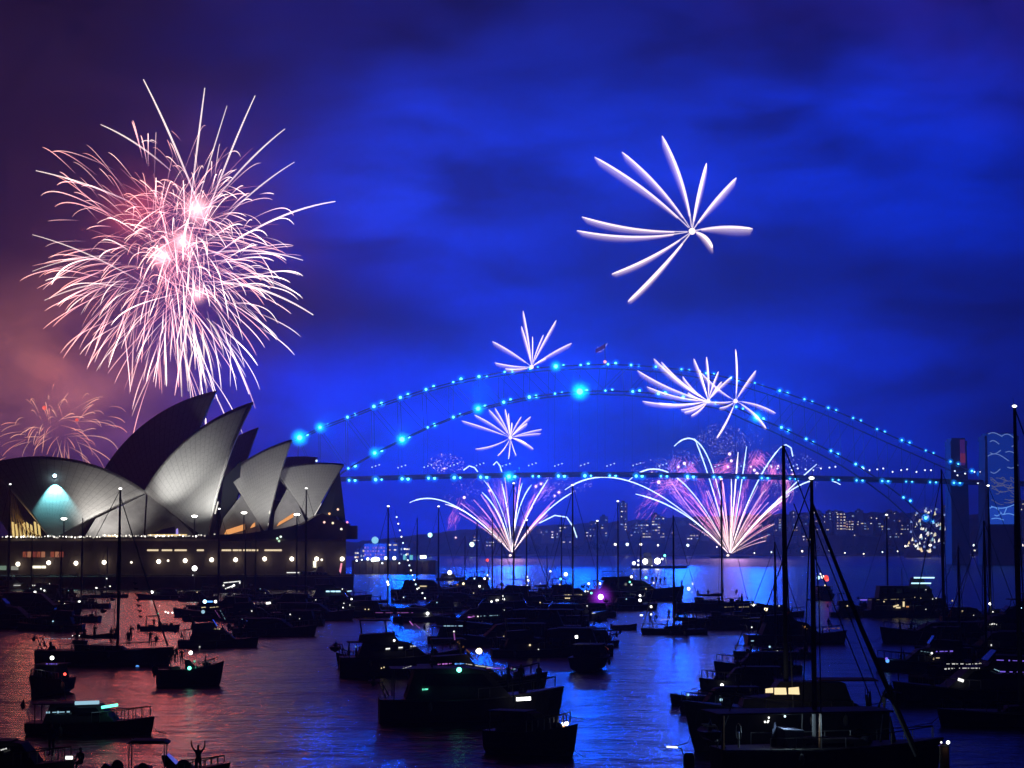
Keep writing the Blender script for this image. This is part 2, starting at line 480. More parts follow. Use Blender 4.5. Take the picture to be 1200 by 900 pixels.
# podium, broadwalk and sea wall: one great stone base
pod = empty('stone_podium', (0, 560, 0), 0, 'long stone podium and sea wall that carries the sail shells, lamps strung along it', 'podium')
xl, xr = -260, (414 - 600) / FPX * 590
MB().box(xl, (416 - 600) / FPX * 562, 0, 200, -2, 3.6).build('sea_wall', M_stone, pod)
MB().box(xl, (415 - 600) / FPX * 566, 8, 190, 3.6, 4.0).build('broadwalk', M_conc, pod)
MB().prism([(xl, 4.0), (xr - 1, 4.0), (xr - 1, 18.2), (xr - 8, 21.5), (xr - 14, 18), (xr - 30, 15.6), (xr - 60, 14.6), (xl, 14.4)], 82).build('podium_wall', M_conc, pod).location.y = 100
wall_y = 560 + 18
px2x = lambda px, D: (px - 600) / FPX * D
z_at = lambda py, D: at(600, py, D).z
for x0, x1 in [(174, 187), (191, 203), (206, 220), (232, 240), (261, 272), (274, 284), (286, 300), (302, 303.5), (311, 331)]:
    D = wall_y - .2
    MB().box(px2x(x0, D), px2x(x1, D), 17.7, 18.2, z_at(645.8, D), z_at(643.8, D)).build('slot_window', emat('slot_warm', (1, .8, .5), .9), pod)
D = wall_y
for k in range(9):
    x = 29 + k * 5.4
    if k == 5: continue
    MB().box(px2x(x, D), px2x(x + 4.2, D), 17.7, 18.2, z_at(653, D), z_at(646.5, D)).build('bar_window', emat('bar_red%d' % (k % 3), [(.5, .12, .06), (.75, .3, .16), (.35, .07, .05)][k % 3], .45), pod)
MB().box(px2x(41, D), px2x(56, D), 17.4, 18.2, z_at(666, D), z_at(663, D)).build('lit_sign', emat('kiosk_white', (1, .93, .7), 1.6), pod)
MB().box(px2x(368, D), px2x(371.5, D), 17.4, 18.2, z_at(665, D), z_at(657.5, D)).build('lit_doorway', emat('kiosk_white', (1, .93, .7), 1.6), pod)
MB().box(px2x(0, D), px2x(10, D), 17.4, 18.2, z_at(668, D), z_at(663, D)).build('bar_window', emat('cafe_green', (.4, .6, .45), .35), pod)
MB().box(px2x(16, D), px2x(24, D), 17.4, 18.2, z_at(668, D), z_at(663.5, D)).build('bar_window', emat('cafe_white', (.7, .7, .6), .35), pod)
# stone band under the upper terrace
MB().box(xl, xr - 2, 15.5, 18, z_at(634, D), z_at(631.5, D)).build('balustrade', M_stone, pod)
k = 0
for o_c in list(pod.children):
    for v in o_c.data.vertices:
        if v.co.x > -100: v.co.x -= .17 * max(0, v.co.y + o_c.location.y - 20)
x = 3
rr = random.Random(3)
while x < 250 and k < 84:
    s = rr.choice([.5, .9, 1.6, 3])
    lamp(pod, at(x, 628.6 + rr.uniform(-.5, 1.3) - (1.2 if x > 120 else 0), 574.5), rr.uniform(.16, .30), (1, .93, .8), s, 'terrace_lamp'); x += rr.uniform(1.6, 4.2); k += 1
for i, x in enumerate([21, 57, 89, 122, 154, 186, 197, 217, 248, 276, 310, 342, 371, 377, 401]):
    y = [661, 659.5, 660, 659, 659, 658, 657, 657, 656, 656, 655, 655, 655, 656, 655][i]
    big = x not in (154, 197, 377)
    lamp(pod, at(x, y, wall_y - 1.2), .62 if big else .35, (1, .9, .72), 5 if big else 2, 'wall_lamp')
    if big: light('POINT', at(x, y + 1, wall_y - 2.6), 34, (1, .72, .5), size=.5)
# dotted lights and clutter on the north terrace
for (x, y, c) in [(386, 602, (1, .5, .2)), (390, 613, (1, .8, .5)), (400, 620, (1, .9, .7)), (407, 612, (1, .3, .5)), (380, 612, (1, .6, .5)), (396, 597, (1, .6, .4)), (371, 540, (.6, .8, 1)), (325, 631, (.5, .8, .6)), (329, 629, (.8, .9, .8)), (327, 634, (.4, .6, .4))]:
    lamp(pod, at(x, y, 575), .33, c, 1.6, 'terrace_lamp')
rr = random.Random(9)
b = MB()
for k in range(30):
    x = rr.uniform(366, 410); y = 618 - (8 if 380 < x < 402 else 0) * rr.random(); p = at(x, y, 580) - pod.location
    b.box(p.x - rr.uniform(.5, 2), p.x + rr.uniform(.5, 2.2), p.y, p.y + 3, 14, p.z + rr.uniform(0, 2))
b.build('terrace_canopy', M_steel, pod)
# tall magenta light pole at the wall end
t = empty('light_pole', at(398, 683, 566), 0, 'slim pole glowing magenta at the waterside end of the sea wall', 'light pole')
t.location.z = 3.6
MB().tube([(0, 0, 0), (0, 0, 1.2)], .3, 8).build('pole_base', M_steel, t)
MB().tube([(0, 0, .5), (.5, 0, z_at(660, 566) - 3.6)], .26, 8).build('light_tube', emat('magenta_tube', (1, .3, .45), 1.1), t)


# floodlight posts on the podium edge: they are what lights the shells
def lamp_post(px, ptop, D, label, zb, rad=.45, s=9, nm='lamp_post', col=(1, .97, .88), cat='lamp post'):
    top = at(px, ptop, D)
    t = empty(nm, (top.x, top.y, zb), 0, label, cat, 'tall lamp posts before the sail shells')
    h = top.z - zb
    MB().tube([(0, 0, 0), (0, 0, h - .4)], [.28, .16], 8).build('post', M_steel, t)
    MB().tube([(0, 0, 0), (0, 0, .5)], .45, 8).build('base', M_steel, t)
    MB().tube([(-.9, 0, h - .2), (.9, 0, h - .2)], .22, 6).build('head', M_steel, t)
    o = MB().ball((0, 0, h), rad, nu=12, nv=8, sq=(2.0, 1.2, .75)).build('lens', emat('flood_%g' % s, col, s), t, True)
    return top


posts = [(75, 608, 'short lamp post before the cyan lit shell', 14.4), (228, 605, 'lamp post standing in front of the tallest floodlit shell', 14.4), (286, 601, 'lamp post between the tallest and the middle lit shell', 14.4),
         (348, 603, 'lamp post in front of the smallest lit shell', 14.4)]
PT = [lamp_post(x, y, 579.5, l, z) for x, y, l, z in posts]
aimpt = lambda x, y: on_plane(x, y, pF, NRM)
F = light
o_ = Vector((0, -.5, .9))
F('SPOT', PT[1] + o_, 4000, (1, .99, .96), aimpt(240, 530), .6, 100, .8)
F('SPOT', PT[0] + o_ + Vector((14, 0, 0)), 46000, (1, .99, .96), aimpt(235, 530), .6, 44, 1)
F('SPOT', PT[2] + o_, 27000, (1, .99, .96), aimpt(225, 555), .6, 60, 1)
F('SPOT', PT[2] + o_, 12000, (1, .98, .95), aimpt(322, 560), .6, 70, 1)
F('SPOT', PT[3] + o_, 10000, (1, .98, .97), aimpt(375, 570), .6, 90, 1)
F('SPOT', PT[0] + o_ + Vector((12, 0, 0)), 14000, (1, .95, .9), aimpt(125, 590), .6, 100, 1)
F('SPOT', at(256, 598, 586), 700, (1, .98, .7), aimpt(272, 592), .5, 70, 1)
# dark body of the halls behind the glass, closing the view under the sails
from mathutils.bvhtree import BVHTree
prof = [(16, 632), (60, 612), (100, 600), (165, 592), (240, 596), (262, 590), (310, 585), (360, 590), (398, 598), (398, 634)]
pts = [on_plane(x, y, pF + NRM * 2, NRM) for x, y in prof]
vs = [wpt(hall, p) for p in pts] + [wpt(hall, p + NRM * 22) for p in pts]; n = len(pts)
MB().add(vs, [tuple(range(n)), tuple(range(2 * n - 1, n - 1, -1))] + [(i, (i + 1) % n, (i + 1) % n + n, i + n) for i in range(n)]).build('auditorium', mat('dark_plywood', (.03, .025, .02), .8), hall)


def surf(o, px, py):
    me = o.data; bv = BVHTree.FromPolygons([v.co + o.parent.location for v in me.vertices], [tuple(p.vertices) for p in me.polygons])
    loc, nn, _, _ = bv.ray_cast(Vector((0, 0, CAMH)), ray(px, py).normalized())
    if nn.dot(ray(px, py)) > 0: nn = -nn
    return loc, nn


# cyan spotlight fixed high on the low shell
sp, sn = surf(S0[0], 64, 561); tgt, _ = surf(S0[0], 66, 610)
lp = sp + sn * 1.3
t = empty('spotlight', lp, 0, 'bright spotlight throwing a cyan cone down the low shell', 'spotlight')
MB().tube([(0, 0, 0), -sn * .7], [.5, .6], 10).build('housing', M_steel, t); MB().tube([-sn * .5, -sn * 1.3], .12, 6).build('bracket', M_steel, t)
MB().ball(sn * .1, .55).build('lens', emat('cyan_lens', (.55, .85, 1), 8), t, True)
F('SPOT', lp + sn * 1.5, 34000, (.22, .75, .85), tgt + sn * 1.5, .05, 66, .5)

M_bridge = mat('bridge_grey_paint', (.14, .15, .16), .6, scale=.5)
# ------------------------------------------------------------------ steel arch bridge
bd = Vector((760, 95, 0)).normalized()           # runs away from the camera to the north
bn_ = Vector((-bd.y, bd.x, 0))
bp = at(700, 560, 1290); bp.z = 0
near0, far0 = bp.copy(), bp + bn_ * 30
bridge = empty('arch_bridge', tuple(bp), 0, 'steel arch bridge outlined by blue lamps, spanning behind the firework bursts', 'bridge')
UPPER = [(-60, 600), (40, 590), (150, 575), (240, 556), (300, 534), (351, 513), (375, 501), (407, 489), (438, 476.5), (469, 466), (499, 456.5), (531, 448), (561, 441.5), (591, 436), (621, 432), (651, 429.5), (680, 428), (712, 427), (739, 428), (768, 430),
         (798, 433), (827, 437.5), (856, 443), (884, 449), (913, 458), (942, 468), (970, 478), (999, 490), (1027, 503), (1056, 516), (1084, 528), (1113, 541), (1138, 552)]
LOWER = [(345, 598), (376, 572), (408, 549), (439, 531), (471, 515), (501, 501), (531, 489), (560, 479), (590, 471.5), (620, 465.5), (650, 461.5), (679, 459), (709, 458), (741, 459), (771, 461.5), (800, 465.5), (830, 470.5), (862, 477), (886, 489), (915, 501),
         (944, 514.5), (973, 528.5), (1002, 544), (1030, 562), (1058, 583), (1084, 607), (1108, 636)]
UPPER = UPPER[4:]
toB = lambda v: v - bridge.location


def chord(pts, p0, sm=1): return [toB(on_plane(x, y, p0, bn_)) for x, y in pts]


u_n, l_n = chord(UPPER, near0), chord(LOWER, near0)
off = bn_ * 30
for o_ in (Vector((0, 0, 0)), off):
    b = MB(); b.tube([p + o_ for p in u_n], .42, 4); b.tube([p + o_ for p in l_n], .5, 4)
    for i, p in enumerate(l_n):
        j = min(range(len(u_n)), key=lambda q: (u_n[q].xy - p.xy).length)
        b.tube([p + o_, u_n[j] + o_], .16, 4)
        if j + 1 < len(u_n) and i + 1 < len(l_n): b.tube([l_n[i + 1] + o_, u_n[j] + o_] if i < 12 else [p + o_, u_n[min(j + 1, len(u_n) - 1)] + o_], .13, 4)
    b.build('arch_truss', M_bridge, bridge)
b = MB()
for i in range(0, len(u_n)): b.tube([u_n[i], u_n[i] + off], .12, 4)
b.build('cross_brace', M_bridge, bridge)['kind'] = 'stuff'
deckz = lambda x: 0
DK = [(-120, 583), (200, 570), (409, 562), (500, 559.5), (600, 557.5), (700, 556.5), (800, 557.5), (900, 559.5), (1000, 562), (1120, 565), (1260, 569), (1400, 574)]
dn = chord(DK, near0)
b = MB(); prof = []
for i in range(len(dn) - 1):
    a, c2 = dn[i], dn[i + 1]; h = Vector((0, 0, 1.7)); w = bn_ * -8; f = off + bn_ * 8
    vs = [a + w, c2 + w, c2 + f, a + f, a + w + h, c2 + w + h, c2 + f + h, a + f + h]
    b.add(vs, [(0, 3, 2, 1), (4, 5, 6, 7), (0, 1, 5, 4), (3, 7, 6, 2)] + ([(0, 4, 7, 3)] if i == 0 else []) + ([(1, 2, 6, 5)] if i == len(dn) - 2 else []))
b.build('deck', M_bridge, bridge)


def deck_h(px): return next(a[1] + (b_[1] - a[1]) * (px - a[0]) / (b_[0] - a[0]) for a, b_ in zip(DK, DK[1:]) if a[0] <= px <= b_[0])


b = MB()
for i, (x, y) in enumerate(LOWER):
    if y < deck_h(x) - 6:
        p = l_n[i]; q_ = toB(on_plane(x, deck_h(x), near0, bn_)); b.tube([p, q_], .06, 4); b.tube([p + off, q_ + off], .06, 4)
b.build('hanger', M_bridge, bridge)['kind'] = 'stuff'
# granite pylons
for (px0, px1, ytop, dist, lab) in [(1152, 1191, 508, 0, 'granite pylon carrying the projected wavy line picture'), (1112, 1131, 514, 45, 'farther granite pylon with a faint red glow')]:
    pc = on_plane((px0 + px1) / 2, 600, near0 - bn_ * 6 + bn_ * dist, bn_); D = pc.y; hw = (px1 - px0) / 2 / FPX * D
    top = z_at(ytop, D); x, y = pc.x - bridge.location.x, pc.y - bridge.location.y
    b = MB(); b.add([(x + sx_ * hw * k, y + sy_ * 9 * k, z) for z, k in ((0, 1.12), (z_at(572, D), 1.05), (top - 5, .97), (top - 5, 1.02), (top - 2, 1.02), (top - 2, .86), (top, .84)) for sx_, sy_ in ((-1, -1), (1, -1), (1, 1), (-1, 1))],
          [(r_ * 4 + i, r_ * 4 + (i + 1) % 4, r_ * 4 + 4 + (i + 1) % 4, r_ * 4 + 4 + i) for r_ in range(6) for i in range(4)] + [(24, 25, 26, 27)])
    pl = b.build('pylon', mat('granite', (.08, .075, .07), .85, scale=.2), bridge); pl['label'] = lab
    if dist == 0:
        rw = random.Random(4); face_y = y - 10.7
        bb = {0: MB(), 1: MB(), 2: MB()}
        z0, z1 = z_at(610, D), z_at(510, D)
        xx0, xx1 = x - hw * .92, x + hw * .92
        def wav(zc, xa, xb, amp, ph, key, r_=.22, n=14):
            bb[key].tube([(xa + (xb - xa) * i / n, face_y, zc + amp * math.sin(ph + 3.2 * i / n)) for i in range(n + 1)], r_, 4)
        for (fy, xa, xb, amp) in [(511, .05, .5, 1.6), (514, .5, .95, 2.4), (520, .1, .4, 1.5), (525, .8, .98, .8), (530, .1, .45, -1.6), (532, .6, .95, 1.2), (538, .02, .7, 3.0), (547, .65, 1, -1.3), (552, .1, .42, -1.8)]:
            wav(z_at(fy, D), xx0 + (xx1 - xx0) * xa, xx0 + (xx1 - xx0) * xb, amp, .5, 0, .3)
        for k in range(34):
            zc = z_at(rw.uniform(562, 590), D); xc = rw.uniform(.05, .8); wav(zc, xx0 + (xx1 - xx0) * xc, xx0 + (xx1 - xx0) * min(.98, xc + rw.uniform(.12, .4)), rw.uniform(-1.8, 1.8), rw.uniform(0, 3), 1, .2)
        for (fy, xa, xb, amp) in [(592, .1, .95, -2.2), (597, .05, .35, 1.4), (598, .4, .6, -3), (604, .5, .9, 1), (609, .1, .5, .8), (603, .2, .4, -1)]:
            wav(z_at(fy, D), xx0 + (xx1 - xx0) * xa, xx0 + (xx1 - xx0) * xb, amp, .4, 2, .3)
        bb[0].build('projected_line', emat('projection_pale', (.16, .26, .62), .8), bridge)  # projected light put in as emissive strips and panels on the stone
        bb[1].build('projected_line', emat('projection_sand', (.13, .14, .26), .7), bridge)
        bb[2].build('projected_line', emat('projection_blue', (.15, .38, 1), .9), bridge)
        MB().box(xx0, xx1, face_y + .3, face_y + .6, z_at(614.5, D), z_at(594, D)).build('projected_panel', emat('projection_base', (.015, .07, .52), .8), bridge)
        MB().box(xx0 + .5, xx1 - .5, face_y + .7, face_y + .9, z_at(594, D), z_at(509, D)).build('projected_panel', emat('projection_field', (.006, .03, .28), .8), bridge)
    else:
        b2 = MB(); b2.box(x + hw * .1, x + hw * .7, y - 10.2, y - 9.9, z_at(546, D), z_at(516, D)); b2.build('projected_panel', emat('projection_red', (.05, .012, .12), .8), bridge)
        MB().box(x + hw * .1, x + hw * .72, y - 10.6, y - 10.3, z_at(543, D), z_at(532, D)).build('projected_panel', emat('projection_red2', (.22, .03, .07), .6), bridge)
CY, BL = (.10, .62, 1), (.0, .2, 1)
BIG = {(351, 513): 3, (471, 515): 2, (679, 459): 4, (651, 429.5): 1.3, (560, 479): 1.6, (439, 531): 1.3, (375, 501): 1.3, (886, 489): 1.4, (602, 558): 1.8}


def blamp(px, py, p0, dim=1.0, big=0, nm='lamp', col=CY):
    p = on_plane(px, py, p0, bn_) - bn_ * 1.5
    vr = .72 + .42 * ((int(px * 7.3 + py * 3.1) % 5) / 4)
    s = {1: 4.5, 0: 3}[1 if dim >= 1 else 0]
    rad = round((.88 * vr + .26 * big) * (1 if dim >= 1 else .78), 2)
    lamp(bridge, p, rad, col, s, nm, halo=(2.6 * vr if not big else 4.0 + 1.25 * big) * (1 if dim >= 1 else .85), hs=.16 if not big else .3, hcol=BL if not big else (.0, .3, 1))


for (x, y) in UPPER[1:]:
    d = 1 if x < 740 else .7
    blamp(x, y, near0, d, BIG.get((x, y), 0), 'arch_lamp'); blamp(x + 9, y - 3.5 if x < 560 else (y - 1 if x < 720 else y + (1 if x < 850 else 3)), far0, d, 0, 'arch_lamp')
for (x, y) in LOWER[2:-1]:
    if x in (1030,): continue
    blamp(x, y, near0, 1, BIG.get((x, y), 0), 'arch_lamp'); blamp(x + 8, y - 3 if x < 600 else (y - 1 if x < 780 else y + (2 if x < 900 else 4)), far0, 1, 0, 'arch_lamp')
for i, x in enumerate([409, 440, 471, 502, 532, 563, 596, 624, 654, 685, 714, 745, 774, 805, 836, 864, 892, 925, 975, 1003, 1033, 1061, 1089, 1117]):
    y = deck_h(x) + 1
    blamp(x, y, near0 - bn_ * 8, 1 if x < 850 else .7, 1.6 if x == 596 else 0, 'deck_lamp'); blamp(x + 7, y, near0 + bn_ * 2, 1 if x < 850 else .7, 0, 'deck_lamp')
n = 0
for i in range(17):
    x = 436 + i * 30.6
    for k in range(3):
        lamp(bridge, on_plane(x + k * 4.2, 547.5 - k * 1.4 + (.6 if i % 2 else 0) - (2 if 500 < x < 830 else 0), near0, bn_), .42, (.55, .75, 1), 1.5, 'road_lamp'); n += 1
for i, (x, y) in enumerate([(904, 547), (911, 549), (919, 552), (928, 551), (935, 549), (944, 550), (953, 551), (962, 549), (972, 548), (979, 547), (1012, 549), (1019, 551), (1028, 550), (1035, 549), (1046, 553), (1056, 551), (1063, 550), (1074, 553), (1084, 551), (1091, 551), (1119, 552), (1122, 557), (1131, 555), (1142, 553), (1149, 553), (1146, 566)]):
    lamp(bridge, on_plane(x, y, near0, bn_), .55, (.7, .8, 1), 2, 'road_lamp')
lamp(bridge, on_plane(709, 424, near0, bn_), 1.0, (1, .35, .3), 2, 'beacon')
MB().tube([toB(on_plane(709, 427, near0, bn_)), toB(on_plane(709, 402, near0, bn_))], .3, 5).build('flagpole', M_bridge, bridge)
fl = MB(); p = toB(on_plane(709, 403, near0, bn_)); q_ = toB(on_plane(698, 410, near0, bn_))
fl.add([p, p + Vector((0, 0, -2.6)), q_ + Vector((0, .5, -2.2)), q_ + Vector((0, .5, .4))], [(0, 1, 2, 3)]); fl.build('flag', mat('flag_cloth', (.5, .1, .2), .8), bridge)

# ------------------------------------------------------------------ far shore
def hills():
    vs, fs = [], []; prev = None
    cols_ = []
    rr = random.Random(21)
    def ridge(px): return 12 + 30 * math.exp(-((px - 760) / 170) ** 2) + 46 * math.exp(-((px - 1010) / 200) ** 2) + 18 * math.exp(-((px - 560) / 120) ** 2) + 30 * math.exp(-((px - 1250) / 160) ** 2)
    nx, ny = 220, 14
    for j in range(ny + 1):
        Dd = 2500 + j * 90
        for i in range(nx + 1):
            px = 150 + i * 6; h = ridge(px) * math.sin(min(1, j / 9) * math.pi / 2) * (1 if j < 12 else .6) + rr.uniform(-2.2, 2.2) * (j > 0)
            vs.append(((px - 600) / FPX * Dd, Dd, -1 if j == 0 else 2 + h))
    fs = [(j * (nx + 1) + i, j * (nx + 1) + i + 1, (j + 1) * (nx + 1) + i + 1, (j + 1) * (nx + 1) + i) for j in range(ny) for i in range(nx)]
    tag(MB().add(vs, fs).build('hills', mat('wooded_slope', (.03, .04, .02), .95, scale=.02, var=.4)), kind='structure')
    return ridge


ridge = hills()
WINC = [((1, .82, .5), .8), ((.55, .72, 1), .7), ((1, .93, .8), 1.3), ((1, .6, .3), .7), ((.4, .6, 1), .55)]


def block(px, ytop, w, D, label, lit, seed, group='apartment blocks on the far shore', nm='apartment_block', warm=0):
    rr = random.Random(seed); c = at(px, 640, D); base = 0; hw = w / 2 / FPX * D; top = z_at(ytop, D)
    base = max(1, min(top - 8, ridge(px) * .5))
    t = empty(nm, (c.x, D, base), 0, label, 'building', group); H = top - base
    MB().box(-hw, hw, 0, hw * 1.3 + 6, -6, H).build('wall', mat('render_wall_%d' % (seed % 3), [(.25, .23, .2), (.3, .27, .25), (.16, .15, .15)][seed % 3], .8), t)
    MB().box(-hw * .5, hw * .3, 2, 8, H, H + 2.4).build('roof', M_steel, t)
    fl_ = max(1, int(H / 3.3)); nb_ = max(2, int(2 * hw / 3.6)); cells = [(a, b_) for a in range(fl_) for b_ in range(nb_)]; rr.shuffle(cells)
    for a, b_ in cells[:lit]:
        col, s = WINC[rr.choice([0, 2, 3, 0]) if warm or rr.random() < .5 else rr.choice([1, 2, 4])]
        wx = -hw + (b_ + .5) * 2 * hw / nb_; ww = rr.choice([.5, .9, 1.5]); hh = rr.uniform(.35, .8); z = (a + .55) * H / fl_
        MB().box(max(-hw + .1, wx - ww), min(hw - .1, wx + ww), -.25, .1, z - hh, z + hh).build('window', emat('window_%s_%g' % ('_'.join('%02d' % round(x * 99) for x in col), s), col, s), t)
    return t


B_ = [(556, 628, 12, 'low block left of the left fountain of sparks'), (574, 634, 10, 'small far building below the left fountain of sparks'), (642, 622, 14, 'pale building right of the left fountain of sparks'),
      (655, 617, 8, 'narrow building with two bright windows left of the central towers'), (668, 630, 18, 'long low terrace left of the central towers'), (692, 619, 12, 'building one roof left of the slim central tower'),
      (708, 605, 9, 'small block with a white strip of light on its roof'), (731, 589, 9, 'slim tower standing highest above the central shore'), (744, 622, 12, 'block at the foot of the slim central tower'),
      (752, 614, 16, 'broad block of bright window rows in the centre of the far shore'), (769, 603, 10, 'tall block with four bright floors right of the slim central tower'), (766, 624, 26, 'wide low block with a warm lit terrace in the centre'),
      (790, 628, 14, 'dim block left of the right fountain of sparks'), (812, 626, 14, 'block with a dotted row of lights beside the right fountain'), (826, 622, 10, 'small dim block just left of the right fountain'),
      (880, 612, 14, 'dim block hidden behind the right fountain sprays'), (897, 625, 12, 'low block right of the right fountain'), (912, 608, 9, 'narrow block beside the leaning tall mast'),
      (934, 604, 10, 'narrow block with one blue window between the two tall masts'), (944, 627, 16, 'low wide block between the two tall masts'), (962, 619, 12, 'block with a bright dash of windows beside the thick mast'), (970, 604, 10, 'tower one place right of the thick mast'),
      (986, 601, 12, 'warm lit tower, brightest on the right hillside'), (996, 610, 10, 'cream tower leaning against the brightest hillside tower'), (1008, 598, 8, 'slim dim tower above the right hillside'), (1016, 612, 14, 'block above the shore at the middle of the right hillside'),
      (1031, 606, 10, 'block with a white corner light on the right hillside'), (1024, 628, 22, 'long low block at the foot of the right hillside'), (1045, 602, 10, 'block on the crest left of the ferris wheel'), (1050, 624, 16, 'low block just left of the ferris wheel'),
      (1061, 614, 10, 'narrow block touching the left of the ferris wheel'), (1112, 592, 9, 'tall thin tower right of the ferris wheel'), (1128, 628, 14, 'low dim block right of the ferris wheel'), (1178, 630, 20, 'low dim block below the picture covered pylon'), (1197, 586, 10, 'dim tower behind the picture covered pylon')]
for i, (px, yt, w, lab) in enumerate(B_):
    D = 2540 + (i * 53) % 160
    lit = {7: 12, 9: 16, 10: 12, 11: 14, 22: 18, 23: 12, 27: 9}.get(i, 3 + (i * 7) % 4)
    block(px, yt, w, D, lab, lit, i, warm=i in (11, 22, 23))
# scattered house lights climbing the hillside: each a small far house
rr = random.Random(12)
proto = None
H_ = []
for i in range(70):
    px = rr.choice([rr.gauss(760, 50), rr.gauss(1000, 48), rr.uniform(620, 1200), rr.gauss(980, 60)])
    if not 540 < px < 1200: continue
    H_.append((px, rr.uniform(.25, .95)))
H_.sort()
MB_h = MB().prism([(-5, -3), (5, -3), (5, 4), (0, 7), (-5, 4)], 5)
for i, (px, f) in enumerate(H_):
    D = 2500 + f * 700; z = 2 + ridge(px) * math.sin(min(1, (D - 2500) / 90 / 9) * math.pi / 2)
    h = empty('house', (px2x(px, D), D, z), 0, None, 'house', 'small lit houses scattered over the far hillside')
    if i == 0: w_ = MB_h.build('wall', mat('house_wall', (.3, .26, .22), .8), h)
    else: w2 = w_.copy(); COL.objects.link(w2); w2.parent = h
    col, s = WINC[i % 5]
    lamp(h, Vector((h.location.x + rr.uniform(-3, 3), D - 5.6, z + rr.uniform(1, 3))), rr.uniform(.5, 1.1), col, s * 1.3, 'window')
    near_ = min(B_, key=lambda q: abs(q[0] - px)); side = 'left' if px < near_[0] else 'right'
    h['label'] = 'house %s the %s' % ({0: 'low on the slope', 1: 'halfway up the slope', 2: 'high on the slope'}[min(2, int(f * 3))] + ', ' + ['one warm window', 'one pale blue window', 'one white window', 'one orange window', 'one dim blue window'][i % 5] + (', just %s of' % side), near_[3].split(' standing ')[0].replace('block ', 'block ', 1))
    ws_ = h['label'].split()
    if len(ws_) > 16: h['label'] = ' '.join(ws_[:16])
# trees along the far shore
def blob_tree(px, D, hgt, label, nm='tree', wide=1.0, zb=1.5):
    rr = random.Random(int(px * 7 + D)); c = Vector((px2x(px, D), D, zb)); t = empty(nm, c, 0, label, 'tree', 'dark trees along the shores')
    MB().tube([(0, 0, -2), (0, 0, hgt * .35), (.4, 0, hgt * .7)], [.5, .35, .12], 6).build('trunk', mat('bark', (.06, .045, .03), .9), t)
    b = MB()
    for k in range(420):
        a, u, r_ = rr.uniform(0, 6.283), rr.uniform(-1, 1), rr.random() ** .4
        q = math.sqrt(1 - u * u); lump = 1 + .3 * math.sin(3 * a + px) + .2 * math.sin(5 * u + D)
        p = Vector((q * math.cos(a) * r_ * hgt * .48 * wide * lump, q * math.sin(a) * r_ * hgt * .48 * wide * lump, hgt * (.62 + .36 * u * r_ * lump)))
        s = hgt * rr.uniform(.03, .07); d1 = Vector((rr.gauss(0, 1), rr.gauss(0, 1), rr.gauss(0, 1))).normalized() * s; d2 = Vector((rr.gauss(0, 1), rr.gauss(0, 1), rr.gauss(0, 1))).normalized() * s
        b.add([p - d1, p + d2, p + d1, p - d2], [(0, 1, 2, 3)])
    b.build('crown', mat('fig_leaves', (.03, .055, .02), .8, scale=.6, var=.5), t)
    return t


for i, (px, D, h) in enumerate([(600, 2505, 13), (626, 2510, 15), (676, 2512, 12), (700, 2508, 15), (718, 2515, 13), (802, 2510, 15), (868, 2512, 14), (925, 2508, 14), (952, 2515, 12), (1002, 2510, 15), (1040, 2508, 13), (1066, 2512, 12), (1150, 2510, 16), (1190, 2512, 14)]):
    nb2 = min(B_, key=lambda q: abs(q[0] - px)); blob_tree(px, D, h, 'dark shore tree before the ' + ' '.join(nb2[3].split()[:9]), wide=1.5)
# shore lamps
SL = [(560, 653, .9), (574, 652, .8), (600, 652, .7), (640, 652, .8), (668, 652, .7), (721, 638, 1.6), (735, 638, 1.8), (751, 638, 1.6), (771, 639, 1.2), (806, 639, 1.6), (840, 641, .8), (884, 648, .8), (904, 647, .9), (921, 649, .8), (940, 646, 1.2), (972, 645, 1), (990, 648, .8), (1012, 649, .8), (1034, 647, .8),
      (1052, 646, .9), (1061, 640, 1.2), (1073, 640, 1.2), (1090, 639, 1.9), (1118, 638.5, 2.3), (1141, 639, 1.2), (1168.5, 639, 2.0), (1197, 639, 2.2), (1128, 644.5, 1), (1135, 644, .9), (1142, 645, 1), (1154, 644.5, 1.1), (1176, 645, 1), (1187, 644.5, 1.2)]
for i, (px, y, r_) in enumerate(SL):
    D = 2440 if y < 650 else 2460
    top = at(px, y, D); t = empty('street_lamp', (top.x, D, 0), 0, None, 'street lamp', 'street lamps along the far waterfront')
    near_ = min(B_, key=lambda q: abs(q[0] - px))
    t['label'] = ('bright ' if r_ > 1.4 else 'small ') + 'waterfront lamp %s the ' % ('just left of' if px < near_[0] else 'just right of') + ' '.join(near_[3].split()[:8])
    MB().tube([(0, 0, -1), (0, 0, top.z)], .2, 6).build('post', M_steel, t)
    lamp(t, top - Vector((0, .6, 0)), r_, (1, .9, .75) if i % 3 else (.8, .95, 1), 3.5)
# waterfront promenade wall
tag(MB().box(-700, 900, 2435, 2520, -2, 1.6).build('far_shore_quay', M_stone), 'low dark stone quay running below the lights of the far shore', 'quay wall')

